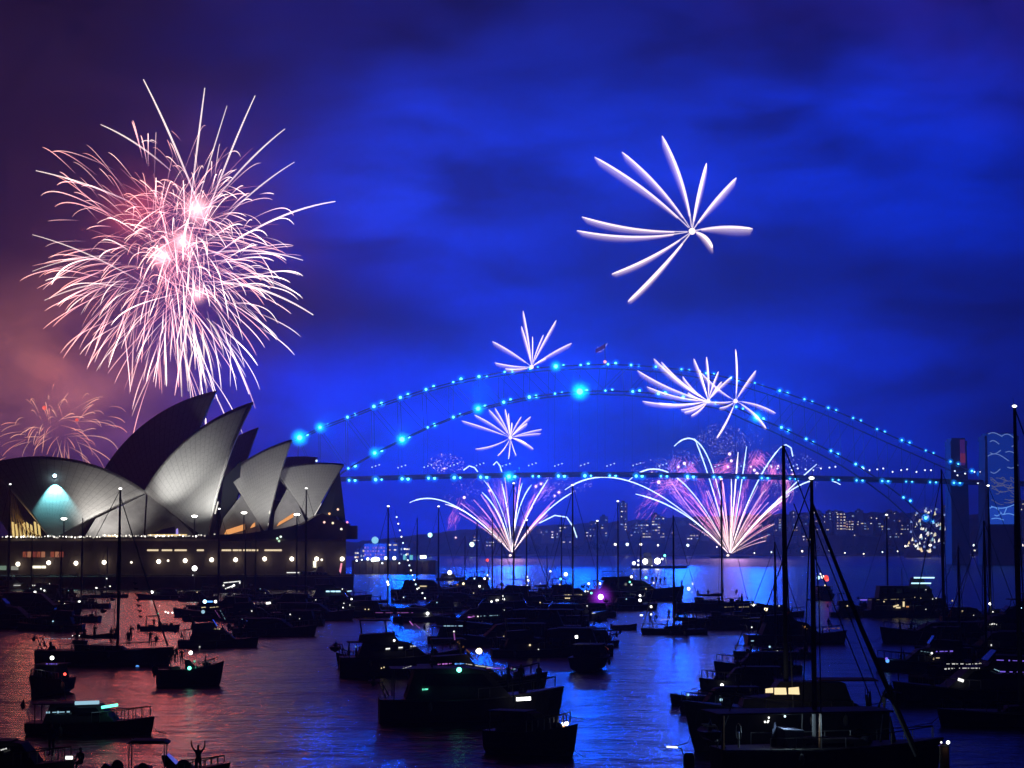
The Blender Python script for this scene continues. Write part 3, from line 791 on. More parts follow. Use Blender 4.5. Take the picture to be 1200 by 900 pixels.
# ferris wheel with lit panels
FD = 2150; fc = at(1090, 617, FD); fr_ = 23 / FPX * FD * 1.0
t = empty('ferris_wheel', (fc.x, FD, 0), R(0), 'big round fairground wheel blazing white on the right shore behind the bridge foot', 'ferris wheel')
zc = fc.z
b = MB()
for rr_ in (fr_, fr_ * .9): b.tube([(rr_ * math.cos(a * math.pi / 20), 0, zc + rr_ * math.sin(a * math.pi / 20)) for a in range(41)], .35, 5)
b.build('rim', mat('white_steel', (.7, .7, .7), .5), t)
for k in range(12):
    a = k * math.pi / 6 + .2
    MB().tube([(0, 0, zc), (fr_ * math.cos(a), 0, zc + fr_ * math.sin(a))], .25, 5).build('spoke', MATS['white_steel'], t)
    MB().box(fr_ * math.cos(a) - .9, fr_ * math.cos(a) + .9, -1, 1, zc + fr_ * math.sin(a) - 2.6, zc + fr_ * math.sin(a) - .6).build('gondola', emat('gondola_blue', (.35, .5, 1), .8), t)
MB().tube([(0, 0, zc), (-9, 0, 0)], .6, 6).tube([(0, 0, zc), (9, 0, 0)], .6, 6).build('support', M_steel, t)
rr = random.Random(5)
for k in range(46):
    a = rr.uniform(0, 6.28); r0 = rr.uniform(.25, .85) * fr_; w_ = rr.uniform(.4, 1.9); h_ = rr.uniform(.5, 2.6)
    cx, cz = r0 * math.cos(a), r0 * math.sin(a)
    if abs(cx + cz * .9 - 1) < 4.0 and rr.random() < .9: continue
    sl = rr.uniform(-.8, .8)
    MB().add([(cx - w_, -.8, zc + cz - h_), (cx + w_, -.8, zc + cz - h_ * .6), (cx + w_ * .5 + sl, -.8, zc + cz + h_), (cx - w_ * .4 + sl, -.8, zc + cz + h_ * .7), (cx, -.3, zc + cz)], [(0, 1, 2, 3), (0, 4, 1), (1, 4, 2), (2, 4, 3), (3, 4, 0)]).build('light_panel', emat('panel_%d' % (k % 4), [(1, .95, .8), (.5, .85, 1), (1, .9, .6), (.9, .9, 1)][k % 4], [1.6, .8, 1.0, 1.2][k % 4]), t)
# fairground hall at its foot
t = empty('fairground_hall', at(1078, 640, 2120), 0, 'low fairground hall of cream lit pinnacles at the foot of the round wheel', 'fairground building'); t.location.z = 0
MB().box(-14, 12, 0, 14, -1, 8).build('wall', M_conc, t)
for k in range(16):
    x = -16 + rr.uniform(0, 28); z = 8 + rr.uniform(0, 12) * max(0, 1 - abs(x + 8) / 14) + rr.uniform(-4, 1); h_ = rr.uniform(1.2, 4.5)
    MB().add([(x - 1.3, -.5, z), (x + 1.1, -.5, z), (x + .2, -.2, z + h_), (x, .8, z)], [(0, 1, 2), (1, 3, 2), (0, 2, 3), (0, 3, 1)]).build('lit_pinnacle', emat('pinnacle_%d' % (k % 3), [(1, .9, .65), (1, .75, .4), (1, 1, .9)][k % 3], 1.4), t)
MB().box(-11, -7, 1, 4, 8, 16).build('tower', M_conc, t); MB().tube([(-9, 2.5, 16), (-9, 2.5, 21)], [2, .1], 8).build('spire', M_conc, t)

# headland with the domed pavilion and pier
HD = 880
t = empty('finger_wharf', (px2x(470, HD), HD, 0), 0, 'long low dark wharf jutting out right of the sea wall', 'wharf')
MB().box(px2x(413, HD) - t.location.x, px2x(511, HD) - t.location.x, 0, 26, -1, z_at(657.5, HD)).build('deck', M_stone, t)
MB().box(px2x(413, HD) - t.location.x, px2x(511, HD) - t.location.x, -.6, 0, z_at(658.2, HD), z_at(656.4, HD)).build('fender_rail', M_steel, t)
for i in range(14): MB().tube([(px2x(416 + i * 7.2, HD) - t.location.x, -.9, -1), (px2x(416 + i * 7.2, HD) - t.location.x, -.9, z_at(658, HD))], .35, 6).build('pile', M_wood, t)
for i, (x, y, r_) in enumerate([(418, 657, .4), (424, 656, .3), (431, 655, .6), (437, 656, .9), (440, 655.2, 1), (443, 655.5, .8), (452, 654, .7), (462, 654, .8), (468, 660, .3), (448, 660, .35)]):
    lamp(t, at(x, y, HD - 3), r_, (.85, .95, 1), 4, 'lamp')
for x0, x1, y0, y1 in [(473, 476.5, 650, 656), (480.5, 484, 650.5, 656), (489, 490, 651, 656)]:
    MB().box(px2x(x0, HD) - t.location.x, px2x(x1, HD) - t.location.x, -.4, 2, z_at(y1, HD), z_at(y0, HD)).build('lit_booth', emat('booth_cyan', (.15, .6, .7), .9), t)
MB().tube([(px2x(493, HD) - t.location.x, -2, z_at(652.8, HD)), (px2x(500, HD) - t.location.x, -2, z_at(652.6, HD))], .7, 8).build('floodlight', emat('strip_white', (.9, 1, .95), 4), t)
PD = 1500
t = empty('domed_pavilion', (px2x(440, PD), PD, 0), 0, 'violet lit waterfront block crowned by a glowing round ball behind the wharf', 'building')
MB().box(-8, 8, 0, 16, 0, z_at(637, PD)).build('wall', mat('pale_wall', (.4, .36, .42), .8), t)
for i in range(8):
    for j in range(4):
        if (i * 3 + j * 5) % 7 == 0: continue
        x = -7.3 + i * 2; z = 3 + j * 2.6
        MB().box(x - .6, x + .6, -.4, .1, z - .7, z + .7).build('window', emat('win_violet_%d' % ((i + j) % 2), [(.22, .14, .85), (.4, .25, .9)][(i + j) % 2], .8), t)
MB().tube([(0, 6, z_at(637, PD)), (0, 6, z_at(635, PD))], 4, 12).build('drum', M_conc, t)
MB().ball((0, -.5, z_at(633, PD)), 2.6, nu=16, nv=10).build('dome', emat('dome_glow', (.3, .75, 1), 1.0), t, True)
for i, (px, yt, w) in enumerate([(425, 643, 6), (460, 636, 12), (474, 641, 14), (418, 646, 5)]):
    block(px, yt, w, 1600 + i * 20, ['tiny block left of the domed pavilion', 'dim rounded block right of the domed pavilion', 'low block above the cyan booths on the wharf', 'lowest block beside the sea wall end'][i], 3 + i, 60 + i, nm='waterfront_block', group='blocks around the domed pavilion')
for (x, y, r_, c) in [(504, 627, 2.6, (.5, 1, .9)), (553, 638, 2.8, (.75, 1, .75))]:
    top = at(x, y, 2300); t = empty('mast_lamp', (top.x, 2300, 0), 0, 'large greenish lamp alone on the far water ' + ('left of' if x < 530 else 'close to') + ' the left fountain', 'lamp')
    MB().tube([(0, 0, -1), (0, 0, top.z)], .25, 6).build('post', M_steel, t); MB().tube([(0, 0, -1), (0, 0, 1.5)], 2, 8).build('base', M_steel, t)
    lamp(t, top, r_, c, 3)

# ------------------------------------------------------------------ firework bursts: every spark trail is a burning tube in the air
def trail(pts, w, cols, mb=None, n=5):
    mb = mb or MB(); k = len(pts)
    return mb.tube(pts, w, n, cols, True)


def mixc(a, b, t): return tuple(a[i] * (1 - t) + b[i] * t for i in range(3))


def ballistic(c, d, R0, droop, s0, s1, n=12):
    """drag-limited path of a star flung from c along d"""
    out = []
    for i in range(n + 1):
        t = s0 + (s1 - s0) * i / n
        out.append(c + d * R0 * (1 - math.exp(-2.0 * t)) / .865 + Vector((0, 0, -droop * R0 * t * t)))
    return out


def big_burst():
    D = 900; sc = D / FPX
    t = empty('firework', at(205, 300, D), 0, 'huge pink and white chrysanthemum firework bursting above the tallest sail shells', 'firework', 'fireworks over the harbour')
    rr = random.Random(31); parts = []; stuff = MB(); S2_ = MB()
    shells_ = [((188, 298), 210, 150, .11, (1.0, .38, .33), (1.2, .8, .75), 1.0), ((226, 262), 140, 90, .18, (1.5, .95, .85), (1.5, 1.15, 1), .95), ((212, 330), 150, 132, .2, (1.4, 1.1, 1.0), (1.6, 1.25, 1.1), 1.1)]
    for (cc, num, rad, droop, c0, c1, wk) in shells_:
        c = at(*cc, D + rr.uniform(-10, 10)) - t.location
        for k in range(num):
            c = at(cc[0] + rr.gauss(0, 16), cc[1] + rr.gauss(0, 20), D + rr.uniform(-10, 10)) - t.location
            u = rr.uniform(-1, 1); a = rr.uniform(0, 6.2832); q = math.sqrt(1 - u * u)
            d = Vector((q * math.cos(a), u, q * math.sin(a)))
            r_ = rad * sc * rr.uniform(.72, 1.12) * 1.03
            s0 = rr.uniform(.10, .5); s1 = rr.uniform(.8, 1.2)
            pts = ballistic(c, d, r_, droop * rr.uniform(.6, 1.2), s0, s1)
            left = d.x < 0 and rr.random() < .7
            base = mixc(c0, c1, rr.random()) if not left else mixc((.95, .33, .28), c1, rr.random() * .6)
            pk = rr.uniform(.4, 1.5); w = rr.uniform(.08, .20) * wk
            cols = []; ws_ = []
            for i in range(len(pts)):
                f = i / (len(pts) - 1); e = pk * (.25 + .9 * min(1, f * 2.2)) * (1 if f < .85 else 1 - (f - .85) * 4.5)
                tint = mixc((.8, .35, .5), base, min(1, .3 + f)); cols.append(tuple(x * e * 1.25 for x in tint)); ws_.append(w * (.35 + .9 * math.sin(math.pi * min(1, f * .75 + .1))))
            parts.append((sum(pk * r_ for _ in (1,)), pts, ws_, cols))
    for k in range(150):
        c = at(rr.choice([190, 213, 231, 205]) + rr.gauss(0, 5), rr.choice([300, 283, 245, 340]) + rr.gauss(0, 6), D) - t.location
        u = rr.uniform(-1, 1); a = rr.uniform(0, 6.28); q = math.sqrt(1 - u * u); d = Vector((q * math.cos(a), u, q * math.sin(a)))
        parts.append((1, ballistic(c, d, rr.uniform(40, 100) * sc, .04, .05, 1, 6), [.09] * 7, [tuple(v * (1 - i / 8) * .8 for v in (1.1, .4, .45)) for i in range(7)]))
    # hanging ends above the shells
    for k in range(18):
        x = rr.gauss(222, 13); y0 = rr.uniform(370, 420); x1 = x + (x - 215) * .5 + rr.uniform(-14, 14); y1 = y0 + rr.uniform(30, 62)
        p0, p1 = at(x, y0, D) - t.location, at(x1, min(y1, 474), D) - t.location
        mid = (p0 + p1) / 2 + Vector(((p1.x - p0.x) * .25, rr.uniform(-4, 4), (p0.z - p1.z) * .15))
        pts = [p0 * (1 - s) ** 2 + mid * 2 * s * (1 - s) + p1 * s * s for s in [i / 8 for i in range(9)]]
        parts.append((70 + rr.random() * 40, pts, [.3 * (.5 + .7 * math.sin(math.pi * i / 8.5)) for i in range(9)], [tuple(v * (.75 if i < 7 else .4) for v in (1.3, 1.0, .75)) for i in range(9)]))
    for (x0, y0, x1, y1, bend, k) in [(240, 260, 168, 93, -14, 1.2), (222, 250, 240, 103, 6, 1.1), (236, 270, 299, 112, -12, 1.1), (240, 250, 334, 151, -14, 1), (250, 300, 393, 236, -22, 1.2), (230, 300, 355, 305, -18, 1), (240, 330, 367, 369, -22, 1.2), (160, 240, 42, 200, -8, 1), (180, 340, 38, 275, -14, .8), (255, 380, 292, 462, -10, 1.3),
                                       (200, 200, 118, 146, -10, 1), (225, 260, 266, 124, 4, .9), (255, 320, 352, 346, -14, .9), (250, 270, 345, 190, -12, .9), (150, 330, 52, 352, -12, .8), (140, 300, 38, 318, -12, .7)]:
        p0, p1 = at(x0, y0, D) - t.location, at(x1, y1, D + rr.uniform(-25, 25)) - t.location
        mid = (p0 + p1) / 2 + Vector((0, 0, abs(bend) * sc))
        pts = [p0 * (1 - s) ** 2 + mid * 2 * s * (1 - s) + p1 * s * s for s in [i / 12 for i in range(13)]]
        parts.append((300, pts, [.26 * (.4 + math.sin(math.pi * min(1, i / 12 * .8 + .12))) * k for i in range(13)], [tuple(v * k for v in mixc((.4, .2, .3), (1.0, .8, .72), min(1, i / 7))) for i in range(13)]))
    parts.sort(key=lambda p: -p[0])
    for i, (_, pts, ws_, cols) in enumerate(parts):
        if i < 100: trail(pts, ws_, cols, n=4).build('spark_trail', SPARK, t)
        else: trail(pts, ws_, cols, stuff, 4)
    stuff.build('fine_spark_trails', SPARK, t)['kind'] = 'stuff'
    for (x, y, r_, c, s, hr) in [(190, 300, .9, (1, .85, .95), 5, 5), (213, 283, 1.0, (1, .93, .75), 5, 5), (231, 245, 1.0, (1, .85, .55), 4, 6), (231, 345, .6, (1, .9, .7), 3, 4)]:
        lamp(t, at(x, y, D - 4), r_, c, s, 'burst_core', halo=hr * 1.8, hs=.09, hcol=(1, .45, .45))
    light('POINT', at(195, 300, D), 150000, (1, .12, .07), size=10)
    light('POINT', at(60, 440, D + 300), 90000, (1, .18, .1), size=10)  # added unseen lamp that turns water and haze salmon


big_burst()


def far_burst():
    D = 1500; sc = D / FPX
    t = empty('firework', at(62, 505, D), 0, 'small dim orange firework low behind the left shells', 'firework', 'fireworks over the harbour')
    rr = random.Random(8); n = 0
    for k in range(96):
        c = at(rr.choice([60, 55, 78]), rr.choice([505, 515, 495]), D) - t.location
        u = rr.uniform(-1, 1); a = rr.uniform(0, 6.28); q = math.sqrt(1 - u * u); d = Vector((q * math.cos(a) * 1.15, u, q * math.sin(a) * .85))
        pts = ballistic(c, d, rr.uniform(40, 78) * sc, rr.uniform(.08, .3), rr.uniform(.15, .5), rr.uniform(.8, 1.15), 9)
        pk = rr.uniform(.2, .75); w = rr.uniform(.16, .28)
        trail(pts, [w * (.4 + math.sin(math.pi * (i / 9 * .8 + .1))) for i in range(10)], [tuple(x * pk * min(1, .3 + i / 6) for x in mixc((1.1, .36, .2), (1.2, .62, .35), (k % 5) / 4)) for i in range(10)], n=4).build('spark_trail', SPARK, t)
    lamp(t, at(52, 478, D), 1.6, (1, .12, .08), 1.2, 'burst_core'); lamp(t, at(90, 492, D), 1.3, (1, .12, .08), 1, 'burst_core')


far_burst()


def comet_burst(label, D, c, arms, wpx, seed, bright=1.3, core=True, fe=1.0, pink=(.9, .5, .6)):
    """arms: (tip x, tip y, bend px, width factor); each arm is a bright core with fine sparks shed below it"""
    sc = D / FPX; rr = random.Random(seed)
    t = empty('firework', at(*c, D), 0, label, 'firework', 'fireworks over the harbour')
    for (x1, y1, bend, wf) in arms:
        cc = Vector((0, 0, 0)); p1 = at(x1, y1, D + rr.uniform(-.35, .35) * math.hypot(x1 - c[0], y1 - c[1]) * sc) - t.location
        L = p1.length; side = Vector((-(p1.z), 0, p1.x)).normalized()
        mid = p1 * .5 + side * bend * sc + Vector((0, 0, .0))
        K = 16; pts = [mid * 2 * s * (1 - s) + p1 * s * s for s in [.04 + .96 * i / K for i in range(K + 1)]]
        w = wpx * wf * sc * .85
        ws_ = [w * (.28 + .85 * math.sin(math.pi * min(1, (i / K) ** 1.2 * .78 + .08))) * (1 if i < K else .3) for i in range(K + 1)]
        cols = [tuple(v * bright * (.6 + .4 * i / K) for v in (1.15, .93, .72)) for i in range(K + 1)]
        mb = MB(); trail(pts, [q * .26 for q in ws_], cols, mb, 6)
        NL = 14                                # embers drift down off the core as a fading veil of fine threads
        for j in range(1, NL):
            f = j / NL; dn_ = Vector((-.35 * (1 if x1 < c[0] else -.25), rr.uniform(-.4, .4), -1)).normalized()
            q = [pts[i] + dn_ * ws_[i] * 2.5 * f * (i / K) ** .5 for i in range(2, K + 1)]
            e = (1 - f) ** 1.5 * .17
            mb.tube(q, [ws_[i] * .30 for i in range(2, K + 1)], 6, [tuple(a_ * e for a_ in mixc(cols[i], tuple(v * bright for v in pink), f * .8)) for i in range(2, K + 1)])
        mb.build('comet_arm', SPARK, t)
    if core: lamp(t, at(c[0], c[1], D - 3), wpx * sc * .7, (1, .8, .72), 1.6, 'burst_core')
    return t


comet_burst('large white palm firework with ten feathery arms high in the sky on the right', 1180, (811, 271),
            [(697, 184, -11, .95), (729, 178, -11, .9), (776, 159, -12, 1.1), (828, 191, 3, 1.25), (863, 208, 4, 1.0), (882, 268, 7, 1.1), (835, 290, 9, 1.25), (676, 270, 14, .8), (682, 254, 12, .8), (717, 321, 8, .9), (736, 353, 5, 1.2)], 5.9, 2, 1.1)
comet_burst('white firework fanning upward on the left crest of the bridge arch', 1260, (623, 430),
            [(577, 400, -3, .9), (580, 425, 3, .8), (613, 364, -2, 1), (611, 382, -2, .9), (624, 394, -1, .7), (652, 375, 2, 1), (637, 392, 2, .7), (670, 402, 3, .9), (592, 432, 3, .8), (640, 420, 2, .6)], 3.5, 3, .95, fe=.7)
comet_burst('small spiky white firework inside the left half of the bridge arch', 1260, (598, 513),
            [(541, 493, -2, .8), (556, 486, -3, .8), (573, 480, -3, .9), (580, 478, -2, .8), (592, 479, -1, .9), (596, 484, 0, .8), (611, 488, 2, .7), (622, 488, 2, .9), (618, 496, 2, .9), (635, 503, 2, .7), (634, 508, 2, .6), (625, 526, 4, .9), (617, 520, 3, .9), (557, 526, 5, .7), (583, 534, 3, .7), (596, 538, 1, .7), (605, 534, -1, .6), (600, 495, 0, 1)], 2.9, 4, .95, fe=.5)
comet_burst('white firework with arms sweeping left across the right side of the arch', 1260, (830, 470),
            [(747, 434, 8, 1), (758, 453, 7, .9), (753, 470, 8, .9), (772, 472, 6, .8), (766, 420, 6, 1), (775, 424, 6, .9), (813, 420, -3, 1), (828, 418, -3, 1), (842, 435, 2, .9), (858, 441, 3, .8), (800, 441, 5, .8), (798, 480, 4, .8), (802, 483, 4, .8), (810, 487, 3, .8), (820, 433, 0, .8), (846, 447, 2, .8), (806, 460, 4, 1)], 3.6, 5, 1.0, fe=.8)
comet_burst('six armed white star firework touching the right shoulder of the arch', 1255, (862, 470),
            [(862, 409, -3, 1.1), (886, 434, 2, 1), (909, 484, 6, .8), (898, 502, 7, .9), (840, 513, 3, 1.1), (822, 437, 4, .8), (824, 470, 3, .8), (843, 478, 3, .7)], 3.7, 6, .95, fe=.8)
comet_burst('faint small red firework puff beside the flag on top of the arch', 1300, (706, 412), [(698, 411, 1, .5), (712, 402, 1, .5), (700, 406, 1, .5)], 2.2, 9, .35, core=False, fe=.4, pink=(.9, .3, .5))


def fountain(label, D, base, arcs, nthin, spread, seed, tilt=0):
    sc = D / FPX; rr = random.Random(seed)
    t = empty('firework_fountain', at(*base, D), 0, label, 'firework', 'fireworks over the harbour')
    for (cx, cy, x1, y1, w, c) in arcs:                   # control point and end of each comet path
        P1 = at(cx, cy, D + rr.uniform(-12, 12)) - t.location; P2 = at(x1, y1, D + rr.uniform(-25, 25)) - t.location
        K = 22; pts = [P1 * 2 * s * (1 - s) + P2 * s * s for s in [.02 + .98 * i / K for i in range(K + 1)]]
        col = {'w': (1.0, 1.35, 1.5), 'y': (1.5, 1.4, 1.0), 'p': (1.25, .55, 1.0)}[c]
        trail(pts, [w * .78 * (.55 + .6 * i / K) * (1 if i < K - 1 else .5) for i in range(K + 1)], [mixc((1.3, .9, .9), tuple(v * 1.1 for v in col), min(1, i / 8)) for i in range(K + 1)], n=5).build('comet_trail', SPARK, t)
    for k in range(nthin):
        a = rr.gauss(tilt, spread); L = rr.uniform(60, 108) * (1 - .25 * abs(a)); s0 = rr.uniform(.03, .35)
        dx, dz = math.sin(a), math.cos(a); rd = rr.uniform(-.4, .4)
        pts = []
        for i in range(9):
            s = s0 + (1 - s0) * i / 8; pts.append(Vector((dx * L * s + .12 * dx * L * s * s, rd * L * s, dz * L * s - .12 * L * s * s)) * sc)
        red = rr.random(); c0 = mixc((1.1, .25, .5), (1.2, .7, .75), red); pk = rr.uniform(.5, 1.0)
        trail(pts, [rr.uniform(.25, .42) * (.5 + .8 * i / 8) for i in range(9)], [tuple(v * pk for v in (mixc((1.4, .95, .7), c0, min(1, i / 4)))) for i in range(9)], n=4).build('spark_trail', SPARK, t)
    return t, sc, rr


ARC_L = [(525, 566, 480, 589, .75, 'w'), (555, 597, 522, 591, .6, 'y'), (590, 600, 565, 577, .75, 'w'), (592, 590, 567, 563, .5, 'w'), (597, 600, 588, 567, .7, 'w'), (604, 590, 612, 566, .6, 'w'), (604, 590, 623, 568, .7, 'w'), (616, 600, 642, 562, .75, 'w'), (634, 597, 671, 577, .75, 'w')]
ARC_R = [(735, 522, 662, 574, .85, 'w'), (805, 592, 745, 579, .85, 'w'), (790, 513, 737, 563, .85, 'w'), (833, 478, 790, 523, .85, 'w'), (834, 560, 814, 514, .75, 'w'), (860, 590, 865, 530, .9, 'y'), (866, 590, 875, 523, .7, 'w'), (883, 558, 915, 524, .85, 'w'), (903, 590, 957, 544, .7, 'w'), (938, 538, 985, 568, .85, 'w'), (885, 608, 925, 580, .8, 'y'), (858, 590, 857, 560, .6, 'y'), (808, 600, 785, 562, .45, 'p'), (890, 600, 930, 575, .45, 'p')]
ARC_L = [a for a in ARC_L if a[4] > 0]
tl, scl, rl = fountain('white and pink firework fountain shooting up from a barge left of centre', 2000, (600, 649), ARC_L, 34, .42, 12)
tr, scr, rr2 = fountain('wider firework fountain with pink plumes shooting up from the barge right of centre', 2000, (855, 650), ARC_R, 54, .42, 14)
# the curl to the right of the left fountain and over the right one
for (t, D, q) in [(tl, 2000, [(632, 613), (650, 604), (664, 606), (672, 618), (676, 630)]), (tr, 2000, [(915, 524), (921, 521), (927, 525), (929, 535)]), (tl, 2000, [(543, 551), (550, 546), (556, 548), (560, 553)]), (tl, 2000, [(578, 545), (582, 541), (586, 546), (588, 553)])]:
    pts = [at(x, y, D) - t.location for x, y in q]
    sm = []
    for i in range(len(pts) - 1):
        for s in (0, .5): sm.append(pts[i] * (1 - s) + pts[i + 1] * s)
    sm.append(pts[-1]); trail(sm, .6, [(1.0, 1.35, 1.4)] * len(sm), n=5).build('comet_trail', SPARK, t)


# pink plumes: lit smoke imitated by curling bundles of emissive streaks
def plume(t, D, pts_px, wpx, n, seed, col=(.95, .22, .42), pk=.55):
    rr = random.Random(seed); sc = D / FPX; mb = MB(); K = len(pts_px) - 1
    for k in range(n):
        s = rr.random() ** .8 * K; i = min(int(s), K - 1); f = s - i
        x = pts_px[i][0] * (1 - f) + pts_px[i + 1][0] * f; y = pts_px[i][1] * (1 - f) + pts_px[i + 1][1] * f
        w = wpx * (.3 + .9 * s / K); x += rr.gauss(0, w * .5); y += rr.gauss(0, w * .5)
        dx, dy = pts_px[i + 1][0] - pts_px[i][0], pts_px[i + 1][1] - pts_px[i][1]; l = math.hypot(dx, dy); L = rr.uniform(4, 11)
        dd = rr.gauss(0, w) * sc * .6
        a = at(x, y, D + dd) - t.location; b = at(x + dx / l * L + rr.gauss(0, 1), y + dy / l * L + rr.gauss(0, 1), D + dd) - t.location
        e = rr.uniform(.12, 1) * pk; mb.tube([a, b], [.34, .14], 3, [tuple(v * e for v in col)] * 2)
    mb.build('pink_plume', SPARK, t)['kind'] = 'stuff'


plume(tr, 2010, [(835, 620), (812, 585), (795, 566), (776, 570), (756, 595)], 11, 260, 1)
plume(tr, 2010, [(845, 625), (828, 590), (818, 560), (808, 548), (798, 556)], 9, 240, 2)
plume(tr, 2010, [(850, 625), (843, 590), (838, 560), (845, 550), (852, 548)], 9, 240, 3)
plume(tr, 2010, [(866, 620), (870, 580), (878, 548), (886, 536), (890, 540)], 8, 220, 4)
plume(tr, 2010, [(872, 625), (888, 590), (902, 560), (906, 550), (904, 560)], 8, 200, 5)
plume(tr, 2010, [(874, 628), (895, 605), (915, 590), (922, 572), (917, 560)], 9, 260, 6, (1, .3, .4))
plume(tr, 2010, [(835, 618), (800, 590), (785, 570), (792, 545)], 9, 180, 7, (.9, .3, .6))
plume(tl, 2010, [(590, 628), (560, 600), (540, 585), (533, 603), (530, 612)], 6, 70, 8)
plume(tl, 2010, [(596, 620), (590, 590), (585, 572)], 8, 160, 9, (.8, .3, .8), .4)
plume(tl, 2010, [(606, 620), (622, 590), (640, 572)], 8, 120, 10, (.8, .3, .8), .4)


# crackling specks
def specks(label, D, blobs, seed):
    rr = random.Random(seed); c = blobs[0]; t = empty('crackle_sparks', at(c[0], c[1], D), 0, label, 'firework', 'fireworks over the harbour'); mb = MB(); sc = D / FPX
    for (x, y, rx, ry, n, col) in blobs:
        for k in range(n):
            a, q = rr.uniform(0, 6.28), math.sqrt(rr.random()); p = at(x + rx * q * math.cos(a), y + ry * q * math.sin(a), D + rr.uniform(-1, 1) * rx * sc) - t.location
            e = rr.uniform(.2, 1.1); mb.ball(p, rr.uniform(.14, .36), tuple(v * e for v in col), 4, 3)
    mb.build('ember_specks', SPARK, t)['kind'] = 'stuff'
    return t


def flare(t, D, L):
    for (x, y, r_) in L: lamp(t, at(x, y, D), r_, (1, .78, .8), 2.2, 'flare', halo=r_ * 2.4, hs=.1, hcol=(1, .4, .8))


specks('faint cloud of crackling specks above the deck left of the inner firework', 1700, [(523, 543, 22, 12, 130, (1, .7, .7)), (515, 546, 10, 6, 40, (1, .8, .7))], 1)
sp1 = specks('crackling specks and pink flares round the left fountain', 1950, [(560, 580, 40, 22, 140, (.8, .4, .9)), (660, 570, 34, 14, 200, (.9, .7, .8)), (600, 575, 60, 20, 90, (.8, .6, .9))], 2)
flare(sp1, 1950, [(544, 583, 1.3), (521, 549, .7), (574, 575, .9), (628, 570, 1), (634, 567, 1), (655, 577, 1), (650, 581, .8), (534, 630, .7)])
sp2 = specks('dense crackling specks and pink flares round the right fountain', 1950, [(845, 515, 30, 18, 260, (.9, .75, .9)), (770, 560, 34, 22, 240, (.9, .7, .9)), (800, 545, 30, 18, 140, (.9, .7, .9)), (925, 555, 40, 26, 240, (.8, .75, 1)), (870, 535, 60, 26, 180, (.9, .7, .9))], 3)
flare(sp2, 1950, [(855, 532, 1.4), (857, 540, 1.3), (802, 543, 1.4), (795, 547, 1), (764, 555, 1.6), (772, 565, 1.6), (806, 560, 1), (884, 551, 1.3), (887, 555, 1.5), (880, 547, .8), (929, 557, 1.2), (922, 562, 1), (853, 547, 1), (912, 546, .8), (745, 557, 1), (718, 557, .9)])
light('POINT', at(600, 610, 1990), 22000, (1, .4, .8), size=12); light('POINT', at(862, 600, 1990), 45000, (.7, .28, .8), size=14)
for x, px0, px1 in [(855, 832, 880), (600, 588, 612)]:
    c = at(x, 654, 1985); t = empty('fireworks_barge', (c.x, c.y, 0), 0, 'long black barge under the ' + ('wider right' if x > 700 else 'left') + ' firework fountain', 'barge')
    hw = (px1 - px0) / 2 / FPX * 1985
    MB().prism([(-hw, 2), (-hw + 3, -.6), (hw - 3, -.6), (hw, 2)], 6).build('hull', M_dark, t)
    MB().box(-hw * .3, hw * .2, -3, 3, 2, 3.5).build('launch_rack', M_steel, t)
    lamp(t, at(x - 2, 651, 1980), 1.3, (1, .7, .5), 3)

# ------------------------------------------------------------------ boats, each a thing of its own


def hull_mb(L, B, H, fine=.9, sheer=.45, flare=.25, transom=.8, n=14):
    mb = MB(); rows = []
    for i in range(n + 1):
        t = i / n; x = -L / 2 + L * t
        prof = transom + (1 - transom) * math.sin(min(1, t / .45) * math.pi / 2) if t < .45 else max(.02, math.cos((t - .45) / .55 * math.pi / 2) ** fine)
        b = B / 2 * prof; z = H * (1 + sheer * max(0, t - .35) ** 2 / .42 + .05 * (1 - t))
        rake = (.0 if t < .6 else (t - .6) / .4 * H * flare * 1.6)
        ch = b * (.86 - .25 * t)
        rows.append([(x + rake, b, z), (x + rake * .5, ch, H * .25), (x, 0, -.35 * H), (x + rake * .5, -ch, H * .25), (x + rake, -b, z)])
    vs = [p for r_ in rows for p in r_]; fs = []
    for i in range(n):
        for k in range(4): fs.append((i * 5 + k, i * 5 + k + 1, i * 5 + 6 + k, i * 5 + 5 + k))
        fs.append((i * 5, i * 5 + 5, i * 5 + 9, i * 5 + 4))
    fs += [(0, 1, 2, 3, 4)[::-1], tuple(n * 5 + k for k in range(5))]
    mb.add(vs, fs)
    return mb, (lambda x: H * (1 + sheer * max(0, (x + L / 2) / L - .35) ** 2 / .42 + .05 * (1 - (x + L / 2) / L)))


def rails(t, L, B, zf, x0=.05, x1=.5, h=.7):
    b = MB(); n = 7
    def hb(f):
        return B / 2 * (max(.05, math.cos((f - .45) / .55 * math.pi / 2) ** .9) if f > .45 else 1) * .93
    for s in (-1, 1):
        top = []
        for i in range(n + 1):
            f = .5 + x0 + (x1 - x0) * i / n; x = -L / 2 + L * f; y = s * hb(f); z = zf(x); b.tube([(x, y, z), (x, y, z + h)], .025, 4); top.append((x, y, z + h))
        b.tube(top, .03, 4)
    b.build('guard_rail', M_metal, t)


